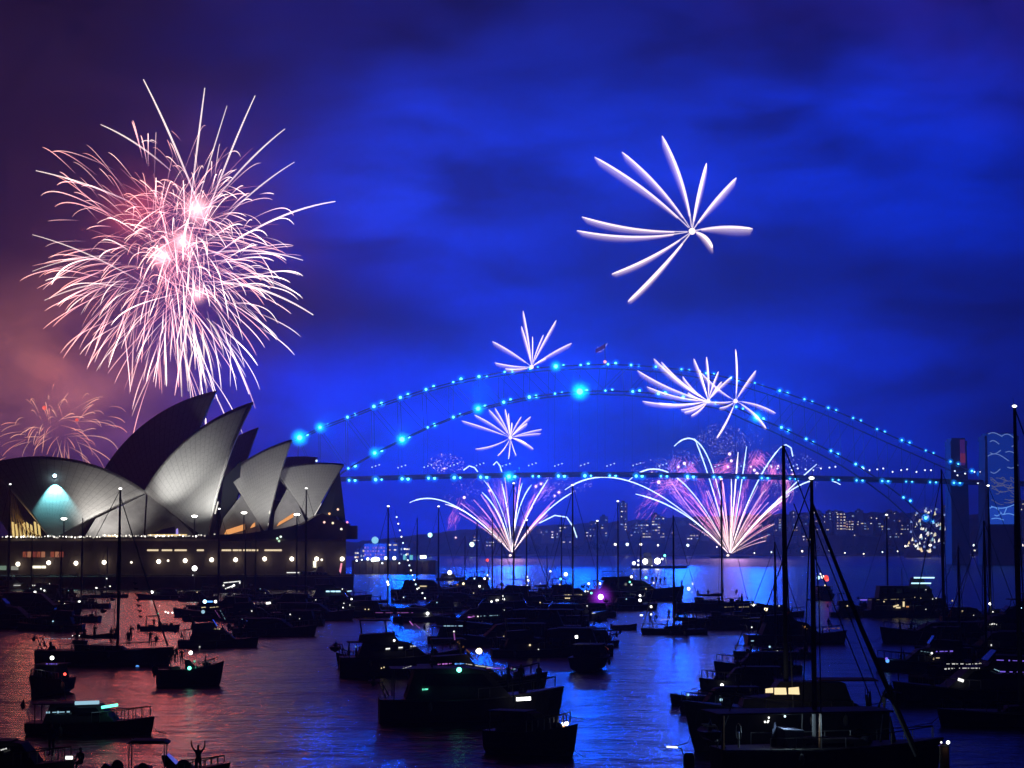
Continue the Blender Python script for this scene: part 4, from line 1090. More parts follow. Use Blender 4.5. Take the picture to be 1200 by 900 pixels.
# people ------------------------------------------------------------
def person_mesh(pose):
    J = {'pelvis': (0, 0, .95), 'chest': (0, 0, 1.32), 'neck': (0, 0, 1.5), 'head': (0, .01, 1.64), 'crown': (0, .01, 1.74)}
    rad = {'pelvis': .15, 'chest': .16, 'neck': .055, 'head': .095, 'crown': .07}
    E = [('pelvis', 'chest'), ('chest', 'neck'), ('neck', 'head'), ('head', 'crown')]
    for s, n in ((-1, 'l'), (1, 'r')):
        if pose == 'sit': leg = [(.1, 0, .5), (.12, .42, .5), (.12, .44, .08), (.12, .58, .04)]
        else: leg = [(.1, 0, .9), (.12, .02 * s, .5), (.13, -.03 * s, .09), (.14, .13, .04)]
        if pose == 'raise': arm = [(.2, 0, 1.42), (.34, .02, 1.6), (.36, .05, 1.86), (.38, .07, 1.97)]
        elif pose == 'photo': arm = [(.2, 0, 1.42), (.3, .14, 1.24), (.1, .3, 1.52), (.06, .34, 1.58)]
        elif pose == 'sit': arm = [(.2, 0, 1.0), (.26, .05, .75), (.16, .25, .62), (.13, .32, .6)]
        else: arm = [(.2, 0, 1.42), (.27, .0, 1.15), (.25, .08, .9), (.24, .1, .82)]
        for k, p in enumerate(leg): J[n + 'g%d' % k] = (p[0] * s, p[1], p[2]); rad[n + 'g%d' % k] = (.1, .07, .05, .04)[k]
        for k, p in enumerate(arm): J[n + 'a%d' % k] = (p[0] * s, p[1], p[2]); rad[n + 'a%d' % k] = (.065, .05, .038, .04)[k]
        E += [('pelvis', n + 'g0'), (n + 'g0', n + 'g1'), (n + 'g1', n + 'g2'), (n + 'g2', n + 'g3'), ('chest', n + 'a0'), (n + 'a0', n + 'a1'), (n + 'a1', n + 'a2'), (n + 'a2', n + 'a3')]
    if pose == 'sit':
        for k in ('pelvis', 'chest', 'neck', 'head', 'crown'): J[k] = (J[k][0], J[k][1], J[k][2] - .42)
    names = list(J); me = bpy.data.meshes.new('person'); me.from_pydata([J[k] for k in names], [(names.index(a), names.index(b)) for a, b in E], [])
    o = bpy.data.objects.new('person', me); COL.objects.link(o)
    o.modifiers.new('skin', 'SKIN')
    sd = me.skin_vertices[0].data
    for i, k in enumerate(names): sd[i].radius = (rad[k], rad[k] * (.75 if k in ('pelvis', 'chest') else 1)); sd[i].use_root = (k == 'pelvis')
    sb = o.modifiers.new('sub', 'SUBSURF'); sb.levels = 1; sb.render_levels = 1
    bpy.context.view_layer.update()
    m2 = bpy.data.meshes.new_from_object(o.evaluated_get(bpy.context.evaluated_depsgraph_get()))
    bpy.data.objects.remove(o)
    m2.materials.clear()
    for m in (M_cloth, M_skin, M_hair): m2.materials.append(m)
    off = -.42 if pose == 'sit' else 0
    for p in m2.polygons:
        c = p.center; p.use_smooth = True
        p.material_index = 2 if c.z > 1.66 + off and (c.y < .05 or c.z > 1.71 + off) and abs(c.x) < .13 else (1 if (c.z > 1.5 + off and abs(c.x) < .13) else 0)
    return m2


POSE = {}


def person(px, py, D, label, pose='stand', face=0, sc=1.0, ground=None):
    """feet at pixel height py"""
    if pose not in POSE: POSE[pose] = person_mesh(pose)
    o = bpy.data.objects.new('person', POSE[pose]); COL.objects.link(o)
    p = at(px, py, D); o.location = (p.x, D, p.z if ground is None else ground); o.rotation_euler = (0, 0, R(face)); o.scale = (sc,) * 3
    return tag(o, label, 'person', 'people watching from the boats')


def finish_mast(t, mx, zb, mtop, r=.09, boomL=0, boomh=1.2, spread=True, fore=None, back=None, cover=None, lightcol=(1, 1, .95), ls=5, lr=.17, furl=.05):
    top = Vector(mtop); foot = Vector((mx, 0, zb))
    MB().tube([foot, foot * .4 + top * .6, top], [r, r * .9, r * .6], 8).build('mast', M_metal_dark, t)
    h = top.z - zb
    if spread:
        c = foot * .45 + top * .55; MB().tube([c - Vector((0, .9, 0)), c, c + Vector((0, .9, 0))], [.03, .05, .03], 5).build('spreader', M_metal_dark, t)
    b = MB(); k = .022 + h * .0013
    for s in (-1, 1):
        c = foot * .45 + top * .55 + Vector((0, .9 * s, 0)); b.tube([top - Vector((0, 0, .3)), c, (mx - .2, 1.5 * s, zb)], k, 3)
    if back: b.tube([top, back], k, 3)
    b.build('shrouds', M_metal_dark, t)
    if fore: MB().tube([top - Vector((0, 0, h * .04)), Vector(fore)], [furl * .6, furl], 6).build('furled_jib', M_canvas2, t)
    if boomL:
        MB().tube([(mx, 0, zb + boomh), (mx - boomL, 0, zb + boomh + .05)], .07, 6).build('boom', M_metal_dark, t)
        q = [(mx - .1 - boomL * f, 0, zb + boomh + .22 + .08 * math.sin(f * 9)) for f in [i / 8 for i in range(9)]]
        MB().tube(q, [.30, .26, .24, .24, .2, .2, .17, .14, .08], 8).build('sail_cover', M_canvas, t, True)
    if ls:
        MB().ball(top + Vector((0, 0, .12)), lr, nu=8, nv=6, sq=(1.3, 1.3, .7)).build('masthead_light', emat('anchor_white_%g' % ls, lightcol, ls), t, True)
    b = MB(); b.tube([top, top + Vector((.1, 0, .7))], .015, 3); b.build('antenna', M_metal_dark, t)


M_metal_dark = mat('dull_mast_alloy', (.14, .14, .15), .5, .3)
HULLS = {'w': M_white, 'n': M_navy, 'd': M_dark, 'r': M_red}
BG = 'boats moored to watch the fireworks'


def boat(kind, px, wy, L, hd, label, hull='d', name=None, mast=None, lights=(), H=None, B=None, opts='', Dd=None, mx=None, cabin=1.0, dz=0):
    D = Dd or wd(wy); c = at(px, HOR, D); rz = R(hd)
    names = {'sail': 'sailing_boat', 'cruiser': 'motor_cruiser', 'fly': 'motor_yacht', 'runabout': 'motorboat', 'dinghy': 'dinghy', 'ferry': 'ferry', 'barge': 'work_barge', 'head': 'motorboat'}
    cats = {'sail': 'sailing boat', 'cruiser': 'motor cruiser', 'fly': 'motor yacht', 'runabout': 'motorboat', 'dinghy': 'dinghy', 'ferry': 'ferry', 'barge': 'barge', 'head': 'motorboat'}
    t = empty(name or names[kind], (c.x, D, dz), rz, label, cats[kind], BG)
    H = H or {'sail': .078, 'cruiser': .095, 'fly': .09, 'runabout': .11, 'dinghy': .13, 'ferry': .08, 'barge': .05, 'head': .14}[kind] * L
    B = B or {'sail': .28, 'cruiser': .33, 'fly': .3, 'runabout': .36, 'dinghy': .42, 'ferry': .3, 'barge': .3, 'head': .38}[kind] * L
    mb, zf = hull_mb(L, B, H, sheer={'sail': .25, 'ferry': .15, 'barge': .1}.get(kind, .5), transom=.7 if kind == 'sail' else .9)
    mb.build('hull', HULLS[hull], t, False)
    MB().tube([(-L / 2 + L * f, 0, 0) for f in (0, .01)], .01, 3) if 0 else None
    loc = lambda p: Matrix.Rotation(-rz, 3, 'Z') @ (Vector(p) - t.location)
    top = M_white if hull in 'wn' else M_dark2
    s = cabin
    if kind == 'sail':
        MB().prism([(-.18 * L, zf(0) - .1), (.2 * L, zf(0) - .1), (.14 * L, zf(0) + .38 * s), (-.16 * L, zf(0) + .5 * s)], B * .26, B * .2).build('cabin', top, t, bevel=.04)
        for sd in (-1, 1):
            MB().box(-.12 * L, .1 * L, sd * B * .262 - .01, sd * B * .262 + .01, zf(0) + .02, zf(0) + .22).build('window', M_glass, t)
        MB().prism([(-.2 * L, zf(0)), (-.14 * L, zf(0)), (-.12 * L, zf(0) + .9), (-.22 * L, zf(0) + 1.0)], B * .28, B * .22).build('sprayhood', M_canvas, t, bevel=.05)
        MB().tube([(-.4 * L, 0, zf(-.4 * L)), (-.4 * L, 0, zf(-.4 * L) + .8)], .06, 6).tube([(-.4 * L, .45 * math.cos(a / 8 * 6.283), zf(-.4 * L) + .8 + .45 * math.sin(a / 8 * 6.283)) for a in range(9)], .025, 4).build('wheel', M_metal, t)
        rails(t, L, B, zf, -.3, .5, .6)
        if 'bimini' in opts:
            MB().prism([(-.44 * L, 2.4 + H * .8), (-.2 * L, 2.45 + H * .8), (-.2 * L, 2.52 + H * .8), (-.44 * L, 2.47 + H * .8)], B * .4).build('bimini', M_canvas, t)
            b = MB(); [b.tube([(x * L, y * B, zf(x * L)), (x * L, y * B, 2.4 + H * .8)], .03, 4) for x in (-.43, -.21) for y in (-.38, .38)]; b.build('bimini_frame', M_metal, t)
        if mast:
            x1, y1 = mast; tp = loc(at(x1, y1, D)); m0 = mx if mx is not None else tp.x * .98
            lit = 'nolight' not in opts
            finish_mast(t, m0, zf(m0) - .1, (tp.x, 0, tp.z), r=.08 + tp.z * .0045, boomL=L * .34 if 'noboom' not in opts else 0, fore=(L * .5, 0, zf(L * .5)) if 'nofore' not in opts else None, back=(-L * .5, 0, zf(-L / 2)), ls=3 if lit else 0, lr=.09 + D * .00028, furl=.09 if 'jib' in opts else .05)
    elif kind in ('cruiser', 'fly'):
        z = zf(0) - .12 * H; h1 = .155 * L * s if kind == 'cruiser' else .14 * L * s
        h1 = min(max(h1, 1.25), 2.4)
        MB().prism([(-.36 * L, z), (.24 * L, z + H * .18), (.10 * L, z + h1 * .95), (.04 * L, z + h1), (-.30 * L, z + h1)], B * .42, B * .33).build('cabin', top, t, bevel=.06)
        for sd in (-1, 1):
            y = B * (.42 - .045)
            MB().add([(-.26 * L, sd * (y + .06), z + h1 * .5), (.13 * L, sd * (y + .06), z + h1 * .5), (.075 * L, sd * (y - .06), z + h1 * .86), (-.24 * L, sd * (y - .06), z + h1 * .86)], [(0, 1, 2, 3)]).build('window', M_glass, t)
        MB().prism([(-.44 * L, z + h1 - .02), (.0 * L, z + h1 - .02), (.02 * L, z + h1 + .08), (-.44 * L, z + h1 + .06)], B * .40).build('cockpit_roof', top, t)
        for y in (-.37, .37): MB().tube([(-.42 * L, y * B, z), (-.42 * L, y * B, z + h1)], .04, 5).build('roof_post', M_metal, t)
        if kind == 'fly':
            z2 = z + h1 + .06
            MB().prism([(-.34 * L, z2), (.0 * L, z2), (-.05 * L, z2 + .75), (-.08 * L, z2 + .8), (-.33 * L, z2 + .65)], B * .36, B * .32).build('flybridge', top, t, bevel=.05)
            MB().prism([(-.05 * L, z2 + .7), (-.01 * L, z2 + .35), (-.005 * L, z2 + .4), (-.06 * L, z2 + 1.15)], B * .28, B * .22).build('windscreen', M_glass, t)
            if 'notop' not in opts:
                MB().prism([(-.34 * L, z2 + 1.9), (-.06 * L, z2 + 1.9), (-.09 * L, z2 + 2.02), (-.33 * L, z2 + 2.0)], B * .36).build('hardtop', top, t, bevel=.04)
                [MB().tube([(x * L, y * B, z2 + .5), ((x - .02) * L, y * B, z2 + 1.92)], .05, 5).build('hardtop_post', M_metal, t) for x in (-.1, -.31) for y in (-.3, .3)]
            else:
                MB().tube([(-.3 * L, -B * .33, z2 + .5), (-.36 * L, -B * .3, z2 + 1.7), (-.36 * L, B * .3, z2 + 1.7), (-.3 * L, B * .33, z2 + .5)], .09, 6).build('radar_arch', top, t)
        za = z + h1 + (2.1 if kind == 'fly' else .1)
        MB().tube([(-.2 * L, .2, za), (-.24 * L, .2, za + 1.8)], .02, 4).build('antenna', M_metal, t)
        if 'radar' in opts: MB().ball((-.2 * L, 0, za + .35), .3, nu=10, nv=6, sq=(1, 1, .45)).tube([(-.2 * L, 0, za - .1), (-.2 * L, 0, za + .3)], .07, 6).build('radar', top, t)
        rails(t, L, B, zf, .05, .5, .65)
        if 'tender' in opts:
            b, _ = hull_mb(2.6, 1.3, .4); b.v = [(y_ - L / 2 - .9, x_, z_ + .5) for x_, y_, z_ in b.v]; b.build('tender', M_black, t)
        if mast: finish_mast(t, -.12 * L, z + h1, loc(at(mast[0], mast[1], D)), r=.06, spread=False, ls=5, lr=.09 + D * .00028)
    elif kind == 'runabout':
        z = zf(0) - .05
        MB().prism([(-.02 * L, z), (.34 * L, z + .1), (.1 * L, z + .3), (0, z + .34)], B * .38, B * .3).build('foredeck', top, t, bevel=.04)
        MB().prism([(-.02 * L, z + .3), (.1 * L, z + .3), (.0 * L, z + .85), (-.05 * L, z + .85)], B * .36, B * .3).build('windscreen', M_glass, t)
        MB().box(-.3 * L, -.14 * L, -B * .3, B * .3, z - .3, z + .25).build('seat', M_canvas2, t, bevel=.05)
        MB().prism([(-L / 2 - .35, z - .6), (-L / 2, z - .3), (-L / 2 + .05, z + .25), (-L / 2 - .3, z + .45), (-L / 2 - .5, z + .2)], .2, .16).build('outboard', M_black, t, bevel=.04)
        if 'canopy' in opts or 'bimini' in opts:
            zc = z + 1.55
            MB().prism([(-.36 * L, zc - .12), (.02 * L, zc - .15), (-.02 * L, zc + .02), (-.3 * L, zc + .04)], B * .4, B * .34).build('canopy', M_canvas, t, bevel=.04)
            b = MB(); [b.tube([(x * L, y * B, z), (x * L, y * B, zc)], .03, 4) for x in (-.33, -.02) for y in (-.36, .36)]; b.build('canopy_frame', M_metal, t)
        rails(t, L, B, zf, .1, .5, .35)
    elif kind == 'head':
        z = zf(0) - .05
        MB().prism([(-.35 * L, z), (.16 * L, z + .15), (.06 * L, z + 1.15), (-.3 * L, z + 1.15)], B * .38, B * .32).build('cabin', top, t, bevel=.05)
        MB().prism([(-.38 * L, z + 1.15), (.1 * L, z + 1.15), (.08 * L, z + 1.25), (-.36 * L, z + 1.25)], B * .4).build('roof', top, t, bevel=.03)
        MB().prism([(.165 * L, z + .3), (.17 * L, z + .3), (.09 * L, z + 1.05), (.085 * L, z + 1.05)], B * .32, B * .28).build('windscreen', M_glass, t)
        b = MB(); b.tube([(-.1 * L, 0, z + 1.25), (-.1 * L, 0, z + 1.6)], .04, 5); b.build('light_post', M_metal, t)
        rails(t, L, B, zf, .1, .5, .5)
    elif kind == 'dinghy':
        MB().tube([(-.48 * L, B * .42, H), (.2 * L, B * .42, H * 1.1), (.5 * L, 0, H * 1.6), (.2 * L, -B * .42, H * 1.1), (-.48 * L, -B * .42, H)], .2, 8).build('inflated_tube', M_black, t, True)
        MB().box(-.1 * L, .0, -B * .35, B * .35, H * .8, H).build('thwart', M_wood, t)
        MB().prism([(-L / 2 - .3, 0), (-L / 2, .1), (-L / 2, H + .35), (-L / 2 - .3, H + .4)], .15).build('outboard', M_black, t, bevel=.03)
    elif kind == 'ferry':
        z = H; hh = 2.3 * s
        MB().prism([(-.44 * L, z), (.34 * L, z), (.30 * L, z + hh), (-.42 * L, z + hh)], B * .45, B * .43).build('saloon', top, t, bevel=.06)
        MB().prism([(-.36 * L, z + hh), (.2 * L, z + hh), (.15 * L, z + 2 * hh), (-.34 * L, z + 2 * hh)], B * .4, B * .38).build('upper_deck', top, t, bevel=.06)
        MB().prism([(-.02 * L, z + 2 * hh), (.13 * L, z + 2 * hh), (.10 * L, z + 2.7 * hh), (0, z + 2.7 * hh)], B * .25, B * .22).build('wheelhouse', top, t, bevel=.05)
        for k in range(9):
            for zz in (z + hh * .5, z + hh * 1.5):
                x = -.4 * L + k * .075 * L
                if zz > z + hh and k in (0, 8): continue
                for sd in (-1, 1): MB().box(x, x + .05 * L, sd * B * .452 - .01 if zz < z + hh else sd * B * .402 - .01, sd * B * .452 + .01 if zz < z + hh else sd * B * .402 + .01, zz - .1, zz + .65).build('window', M_glass, t)
        MB().tube([(-.1 * L, 0, z + 2 * hh), (-.1 * L, 0, z + 3.4 * hh)], .07, 6).build('mast', M_metal, t)
        rails(t, L, B, zf, -.4, .5, .8)
    elif kind == 'barge':
        MB().box(-.3 * L, -.12 * L, -B * .3, B * .3, H, H + 4.5).build('wheelhouse', top, t, bevel=.1)
        MB().box(-.28 * L, -.14 * L, -B * .2, B * .2, H + 4.5, H + 7).build('bridge_deck', top, t, bevel=.1)
        MB().tube([(-.2 * L, 0, H + 7), (-.2 * L, 0, H + 12)], .2, 6).build('mast', M_metal, t)
        MB().tube([(.15 * L, 0, H), (.1 * L, 0, H + 6), (.34 * L, 0, H + 4)], .3, 6).build('crane', M_metal, t)
        rails(t, L, B, zf, -.45, .5, 1)
    rc = random.Random(int(px * 3 + wy))
    if L > 8.5 and kind in ('cruiser', 'fly', 'sail'):
        b = MB(); zz = zf(0)
        b.tube([(-L * .46, 0, zf(-L * .46)), (-L * .5, 0, zz + 1.1), (-L * .56, 0, zz + 1.15)], .05, 5); b.build('davit', M_metal, t); b = MB(); b.tube([(-L * .44, B * .3, zz), (-L * .48, B * .3, zz + 1.1), (-L * .54, B * .3, zz + 1.15)], .05, 5)
        b.build('davit', M_metal, t)
        hb, _ = hull_mb(2.4, 1.1, .35); hb.v = [(y_ - L * .54, x_ * .8, z_ + zz + .55) for x_, y_, z_ in hb.v]
        if rc.random() < .5: hb.build('tender', M_black, t)
        MB().tube([(-L * .47 + .0, B * .44 * math.cos(0), zz + .5)] + [(-L * .47, B * .36 + .28 * math.cos(a_), zz + .5 + .28 * math.sin(a_)) for a_ in (0, 1, 2, 3, 4, 5, 6.28)], .06, 5).build('lifebuoy', M_white, t)
        rl, _ = hull_mb(L, B, H, sheer={'sail': .25}.get(kind, .5), transom=.7 if kind == 'sail' else .9)
        for s_i in (0, 4): MB().tube([Vector(rl.v[i * 5 + s_i]) + Vector((0, .02 if s_i == 0 else -.02, -.06)) for i in range(15)], .045, 5).build('rub_rail', M_metal, t)
    if kind in ('sail', 'cruiser', 'fly', 'runabout', 'head', 'ferry'):
        for k in range(3 if L > 7 else 1):
            fx = rc.uniform(-.4, .15) * L; sd = -1 if k % 2 else 1
            MB().tube([(fx, sd * B * .5, zf(fx)), (fx, sd * (B * .5 + .1), zf(fx) - .2)], .02, 3).ball((fx, sd * (B * .5 + .14), zf(fx) - .5), .16, nu=8, nv=6, sq=(1, 1, 2)).build('fender', M_canvas2 if k else M_white, t, True)
        b = MB()
        for k in range(7 if L > 8 else 3):
            fx = rc.uniform(-.46, .36) * L; y_ = rc.uniform(-.3, .3) * B * (1 - max(0, fx / L)); z_ = zf(fx) - .05 * H; r1 = rc.uniform(.15, .42)
            if rc.random() < .5: b.ball((fx, y_, z_ + r1 * .5), r1, nu=7, nv=5, sq=(rc.uniform(.8, 1.6), 1, rc.uniform(.6, 1.3)))
            else: b.tube([(fx, y_, z_), (fx + rc.uniform(-.2, .2), y_, z_ + rc.uniform(.6, 1.5))], [rc.uniform(.05, .2), .04], 6)
        b.build('deck_gear', M_canvas, t, True)['kind'] = 'stuff'
        if L > 6: MB().tube([(-L / 2 + .1, 0, zf(-L / 2)), (-L / 2 - .35, 0, zf(-L / 2) + 1.5)], .02, 4).add([(-L / 2 - .34, 0, zf(-L / 2) + 1.45), (-L / 2 - .22, 0, zf(-L / 2) + .9), (-L / 2 - .42, .06, zf(-L / 2) + .72), (-L / 2 - .55, -.05, zf(-L / 2) + 1.05)], [(0, 1, 2, 3)]).build('ensign', mat('ensign_cloth', (.03, .04, .14), .9), t)
        MB().tube([(L * .47, 0, zf(L * .45)), (L * .56, .05, .2 * H), (L * .75, .1, -.2)], .025, 4).build('anchor_line', M_metal, t)
    for l in lights:
        x, y, r_, col = l[:4]; s_ = l[4] if len(l) > 4 else 4
        tint = LC[col]
        if len(l) > 5:                       # strip light: x..x2
            a, b_ = loc(at(x, y, D - B * .5)), loc(at(l[5], l[6] if len(l) > 6 else y, D - B * .5)); MB().tube([a, b_], r_, 6).build('light_strip', emat('strip_%s_%g' % (col, s_), tint, s_), t) if l[5] - x < 6 or r_ > .08 else dashes(t, a, b_, r_, emat('strip_%s_%g' % (col, s_ * .7), tint, s_ * .7), x)
        else: lamp(t, at(x, y, D - B * .5), r_, tint, s_, {'g': 'starboard_light', 'r': 'port_light'}.get(col, 'deck_light'))
    return t



def dashes(t, a, b_, r_, m, seed):
    rq = random.Random(int(seed * 11)); mb = MB(); f = 0
    while f < 1:
        g_ = min(1, f + rq.uniform(.03, .22)); mb.tube([a + (b_ - a) * f, a + (b_ - a) * g_], r_ * rq.uniform(.4, 1.1), 5); f = g_ + rq.uniform(.02, .16)
    mb.build('light_strip', m, t)


LC = {'w': (1, 1, .95), 'y': (1, .8, .45), 'g': (.15, 1, .65), 'r': (1, .08, .06), 'b': (.1, .35, 1), 'c': (.45, .8, 1), 'o': (1, .45, .15), 'v': (.25, .15, 1), 'm': (.8, .25, 1)}
M_dark2 = mat('charcoal_superstructure', (.045, .045, .05), .75, spec=.2)

A = boat
# -- left part, back to front
A('ferry', 372, 689, 15, 8, 'white lit two decked ferry lying against the dark sea wall', 'w', H=1.2, cabin=.8, lights=[(336, 671, .16, 'w', 1.0, 352, 671), (338, 675, .16, 'w', 1.2, 362, 675), (324, 683, .22, 'c', 2.0, 340, 681.5), (334, 684, .3, 'c', 3), (344, 684, .14, 'c', 1.2, 352, 686), (346, 697, .3, 'w', 4)])
A('cruiser', 265, 694, 12, 175, 'cruiser strung with zigzag white lights below the sea wall', 'd', lights=[(262, 683, .12, 'w', 1.2, 282, 681), (264, 690, .14, 'w', 1.4, 274, 686), (262, 686, .2, 'w', 2), (274, 686, .28, 'w', 3), (281, 683, .18, 'w', 2), (272, 688, .15, 'w', 2)])
A('sail', 228, 698, 9, 10, 'low sloop under the sea wall carrying one large white lamp on its mast', 'd', mast=(228, 667), opts='noboom', lights=[(228, 666, .62, 'w', 6), (226, 674, .14, 'w', 1)])
A('cruiser', 190, 702, 10, 190, 'cruiser with a single white stern lamp near the pink water', 'd', lights=[(178, 694, .32, 'w', 4)])
A('sail', 128, 700, 9, 0, 'sloop with three tiny lights above the pink water', 'd', mast=(126, 640), opts='nolight', lights=[(125, 678, .14, 'w', 2), (129, 687, .16, 'w', 2), (112, 689, .18, 'w', 2, 114, 689), (123, 688, .1, 'w', 1.5)])
A('cruiser', 10, 690, 16, 0, 'long white topped cruiser at the left edge under the podium', 'w', lights=[(16, 686, .12, 'w', .6, 24, 686), (38, 686, .16, 'w', 1.0, 56, 687)])
A('fly', 42, 708, 15, 185, 'motor yacht with blue glow and scattered white lamps at the far left', 'd', lights=[(41, 694, .25, 'w', 4), (48, 690, .14, 'w', 2), (52, 692, .18, 'w', 2), (25, 705, .25, 'w', 3), (40, 700, .22, 'b', .8), (34, 709, .2, 'b', .8)])
A('sail', 97, 712, 11, 180, 'dark sloop moored left of the pink water, bare lampless mast', 'd', mast=(97, 607), opts='nolight', lights=[(60, 707, .16, 'w', 3), (76, 708, .18, 'w', 3), (93, 705, .22, 'w', 3), (72, 708, .1, 'w', 2)])
A('cruiser', 40, 720, 16, 4, 'broad dark cruiser rafted in the black group at the left', 'd', lights=[(87, 721, .18, 'w', 2)])
A('fly', 12, 735, 14, 0, 'tall black motor yacht cut by the left edge', 'd')
A('sail', 75, 728, 12, 176, 'dark yacht whose boom points left behind the big ketch', 'd', mast=(72, 640), opts='nolight noboom')
A('sail', 13, 700, 12, 0, 'sloop at the far left whose lit masthead crosses the golden foyer', 'd', mast=(12, 568))
A('sail', 122, 778, 13.2, 0, 'large black ketch with thick mast and long boom, second nearest at left', 'd', mast=(141, 574), opts='jib', H=1.5, mx=None, lights=[(52, 748.5, .03, 'c', .9, 68, 748.5), (72, 748.5, .03, 'c', .9, 87, 748.5), (85, 745, .05, 'w', 1.5), (93, 745, .05, 'w', 1.5), (161, 782, .22, 'b', .0 + 1.2), (152, 783, .05, 'v', 1.0, 160, 783)])
A('runabout', 188, 738, 5.4, 8, 'small open motorboat with string of lamps right of the ketch mast', 'd', opts='canopy', lights=[(185, 719, .1, 'g', 2), (194, 717, .12, 'w', 3), (197, 718, .12, 'w', 3), (202, 718, .12, 'w', 3), (187, 710, .08, 'w', 1)])
A('dinghy', 232, 727, 4.2, 200, 'black inflatable lying across the bow of the blue lit boat', 'd')
A('cruiser', 244, 722, 11, 178, 'long flat cruiser with a faint white roof line behind the blue lit boat', 'd', lights=[(219, 706, .07, 'w', .6, 232, 706)])
A('fly', 256, 757, 9.2, 4, 'motor yacht with a vivid blue lamp bar on its raked flybridge', 'd', opts='notop', lights=[(240, 705, .22, 'c', 5), (242, 705, .1, 'b', 2, 249, 705), (252.5, 705, .18, 'w', 2.5), (236, 712, .05, 'y', .8, 241, 711.5), (246, 712, .07, 'y', 1, 256, 711), (238, 717, .22, 'c', .7), (252, 715, .05, 'm', .35, 258, 724), (258, 715, .04, 'c', .4, 264, 726), (251, 737, .08, 'y', .7, 258, 737), (234, 758, .1, 'w', .5)])
A('fly', 262, 712, 13, 180, 'tall dark yacht right of the blue lamp bar', 'd', Dd=330)
A('sail', 257, 716, 11, 178, 'dark sloop whose lit masthead rises before the tallest floodlit shell', 'd', mast=(257, 597), opts='noboom')
A('cruiser', 322, 744, 10.8, -4, 'long low black motorboat left of the open blue water', 'd', cabin=.8)
A('fly', 330, 722, 14, 180, 'dark yacht under the ferry with one short white stern light', 'd', lights=[(312, 707, .18, 'w', 3, 317, 706.5)])
A('fly', 395, 706, 14, 6, 'yacht with a long pale roof light beside the magenta pole', 'd', lights=[(382, 693, .16, 'c', 1.8, 399, 693), (407, 693, .14, 'c', 1.2, 412, 692.5), (391, 700.5, .14, 'y', .9, 398, 699), (401, 690, .16, 'w', 2)])
A('sail', 360, 716, 12, 184, 'dark sloop whose masthead light stands before the smallest shell', 'd', mast=(359, 573), opts='noboom')
A('sail', 352, 706, 10, 180, 'sloop partly hidden behind its twin, lower masthead before the smallest shell', 'd', mast=(348, 602), opts='noboom nofore nolight')
A('sail', 296, 704, 9, 0, 'sloop with a bare mast between the tallest and middle shells', 'd', mast=(300, 622), opts='nolight noboom')
A('cruiser', 366, 726, 13, -3, 'dark cruiser with a dull red stripe behind the long low motorboat', 'r', cabin=.8)
A('cruiser', 420, 722, 11, 182, 'black cruiser with pinprick lamps at the edge of the blue water', 'd', lights=[(412, 702, .16, 'w', 3), (410, 709, .1, 'w', 2), (402, 712, .12, 'w', 2), (428, 714, .1, 'y', 1.2), (432, 714, .1, 'y', 1.2)])
for (x, y, D_) in [(428, 662, 420), (426, 668, 420), (424, 675, 420), (421, 682, 420), (418, 689, 420)]: pass
NB = 'small dark boats crowded between the larger ones'
EX = [('sail', 535, 692, 10, 0, 545, 628, 'first'), ('cruiser', 566, 701, 9, 180, 0, 0, 'second'), ('sail', 556, 706, 10, 178, 0, 0, 'x'), ('sail', 640, 696, 10, 0, 641, 640, 'x'),
      ('fly', 640, 718, 11, 0, 0, 0, ''), ('cruiser', 655, 742, 11, 180, 0, 0, ''), ('sail', 585, 722, 11, 4, 0, 0, ''), ('fly', 618, 728, 12, 0, 0, 0, ''), ('cruiser', 690, 722, 10, 178, 0, 0, ''),
      ('sail', 718, 694, 10, 184, 752, 628, ''), ('cruiser', 740, 714, 10, 0, 0, 0, ''), ('fly', 512, 716, 10, 180, 0, 0, ''), ('runabout', 488, 722, 5, 12, 0, 0, ''), ('cruiser', 592, 756, 12, 184, 0, 0, ''),
      ('cruiser', 540, 752, 9, 0, 0, 0, ''), ('sail', 655, 693, 10, 0, 0, 0, ''), ('fly', 625, 768, 10, 4, 0, 0, ''), ('cruiser', 688, 756, 8, 160, 0, 0, ''), ('runabout', 560, 690, 5, 0, 0, 0, ''),
      ('cruiser', 60, 696, 12, 0, 0, 0, ''), ('sail', 35, 702, 10, 180, 0, 0, ''), ('cruiser', 80, 704, 9, 0, 0, 0, ''), ('runabout', 70, 716, 5, 0, 0, 0, ''), ('fly', 62, 738, 10, 180, 0, 0, ''),
      ('cruiser', 305, 702, 11, 0, 0, 0, ''), ('sail', 285, 712, 9, 180, 0, 0, ''), ('fly', 300, 728, 11, 0, 0, 0, ''), ('cruiser', 345, 732, 10, 176, 0, 0, ''), ('fly', 408, 716, 11, 0, 0, 0, ''), ('cruiser', 378, 712, 9, 180, 0, 0, ''),
      ('runabout', 290, 737, 5, 0, 0, 0, ''), ('cruiser', 232, 704, 9, 0, 0, 0, ''), ('cruiser', 1135, 728, 10, 0, 0, 0, ''), ('fly', 1190, 726, 11, 180, 0, 0, ''), ('sail', 1120, 765, 10, 180, 0, 0, ''), ('cruiser', 1170, 768, 12, 180, 0, 0, ''),
      ('sail', 1150, 790, 11, 180, 0, 0, ''), ('cruiser', 915, 722, 8, 0, 0, 0, ''), ('sail', 905, 770, 9, 178, 0, 0, ''), ('dinghy', 812, 824, 3.6, 170, 0, 0, ''), ('cruiser', 845, 832, 6.5, 182, 0, 0, ''), ('fly', 1000, 722, 9, 0, 0, 0, '')]
SPOT = ['before the wharf end', 'left of the tall mast at the left fountain', 'among the masts under the left fountain', 'right of the left fountain']
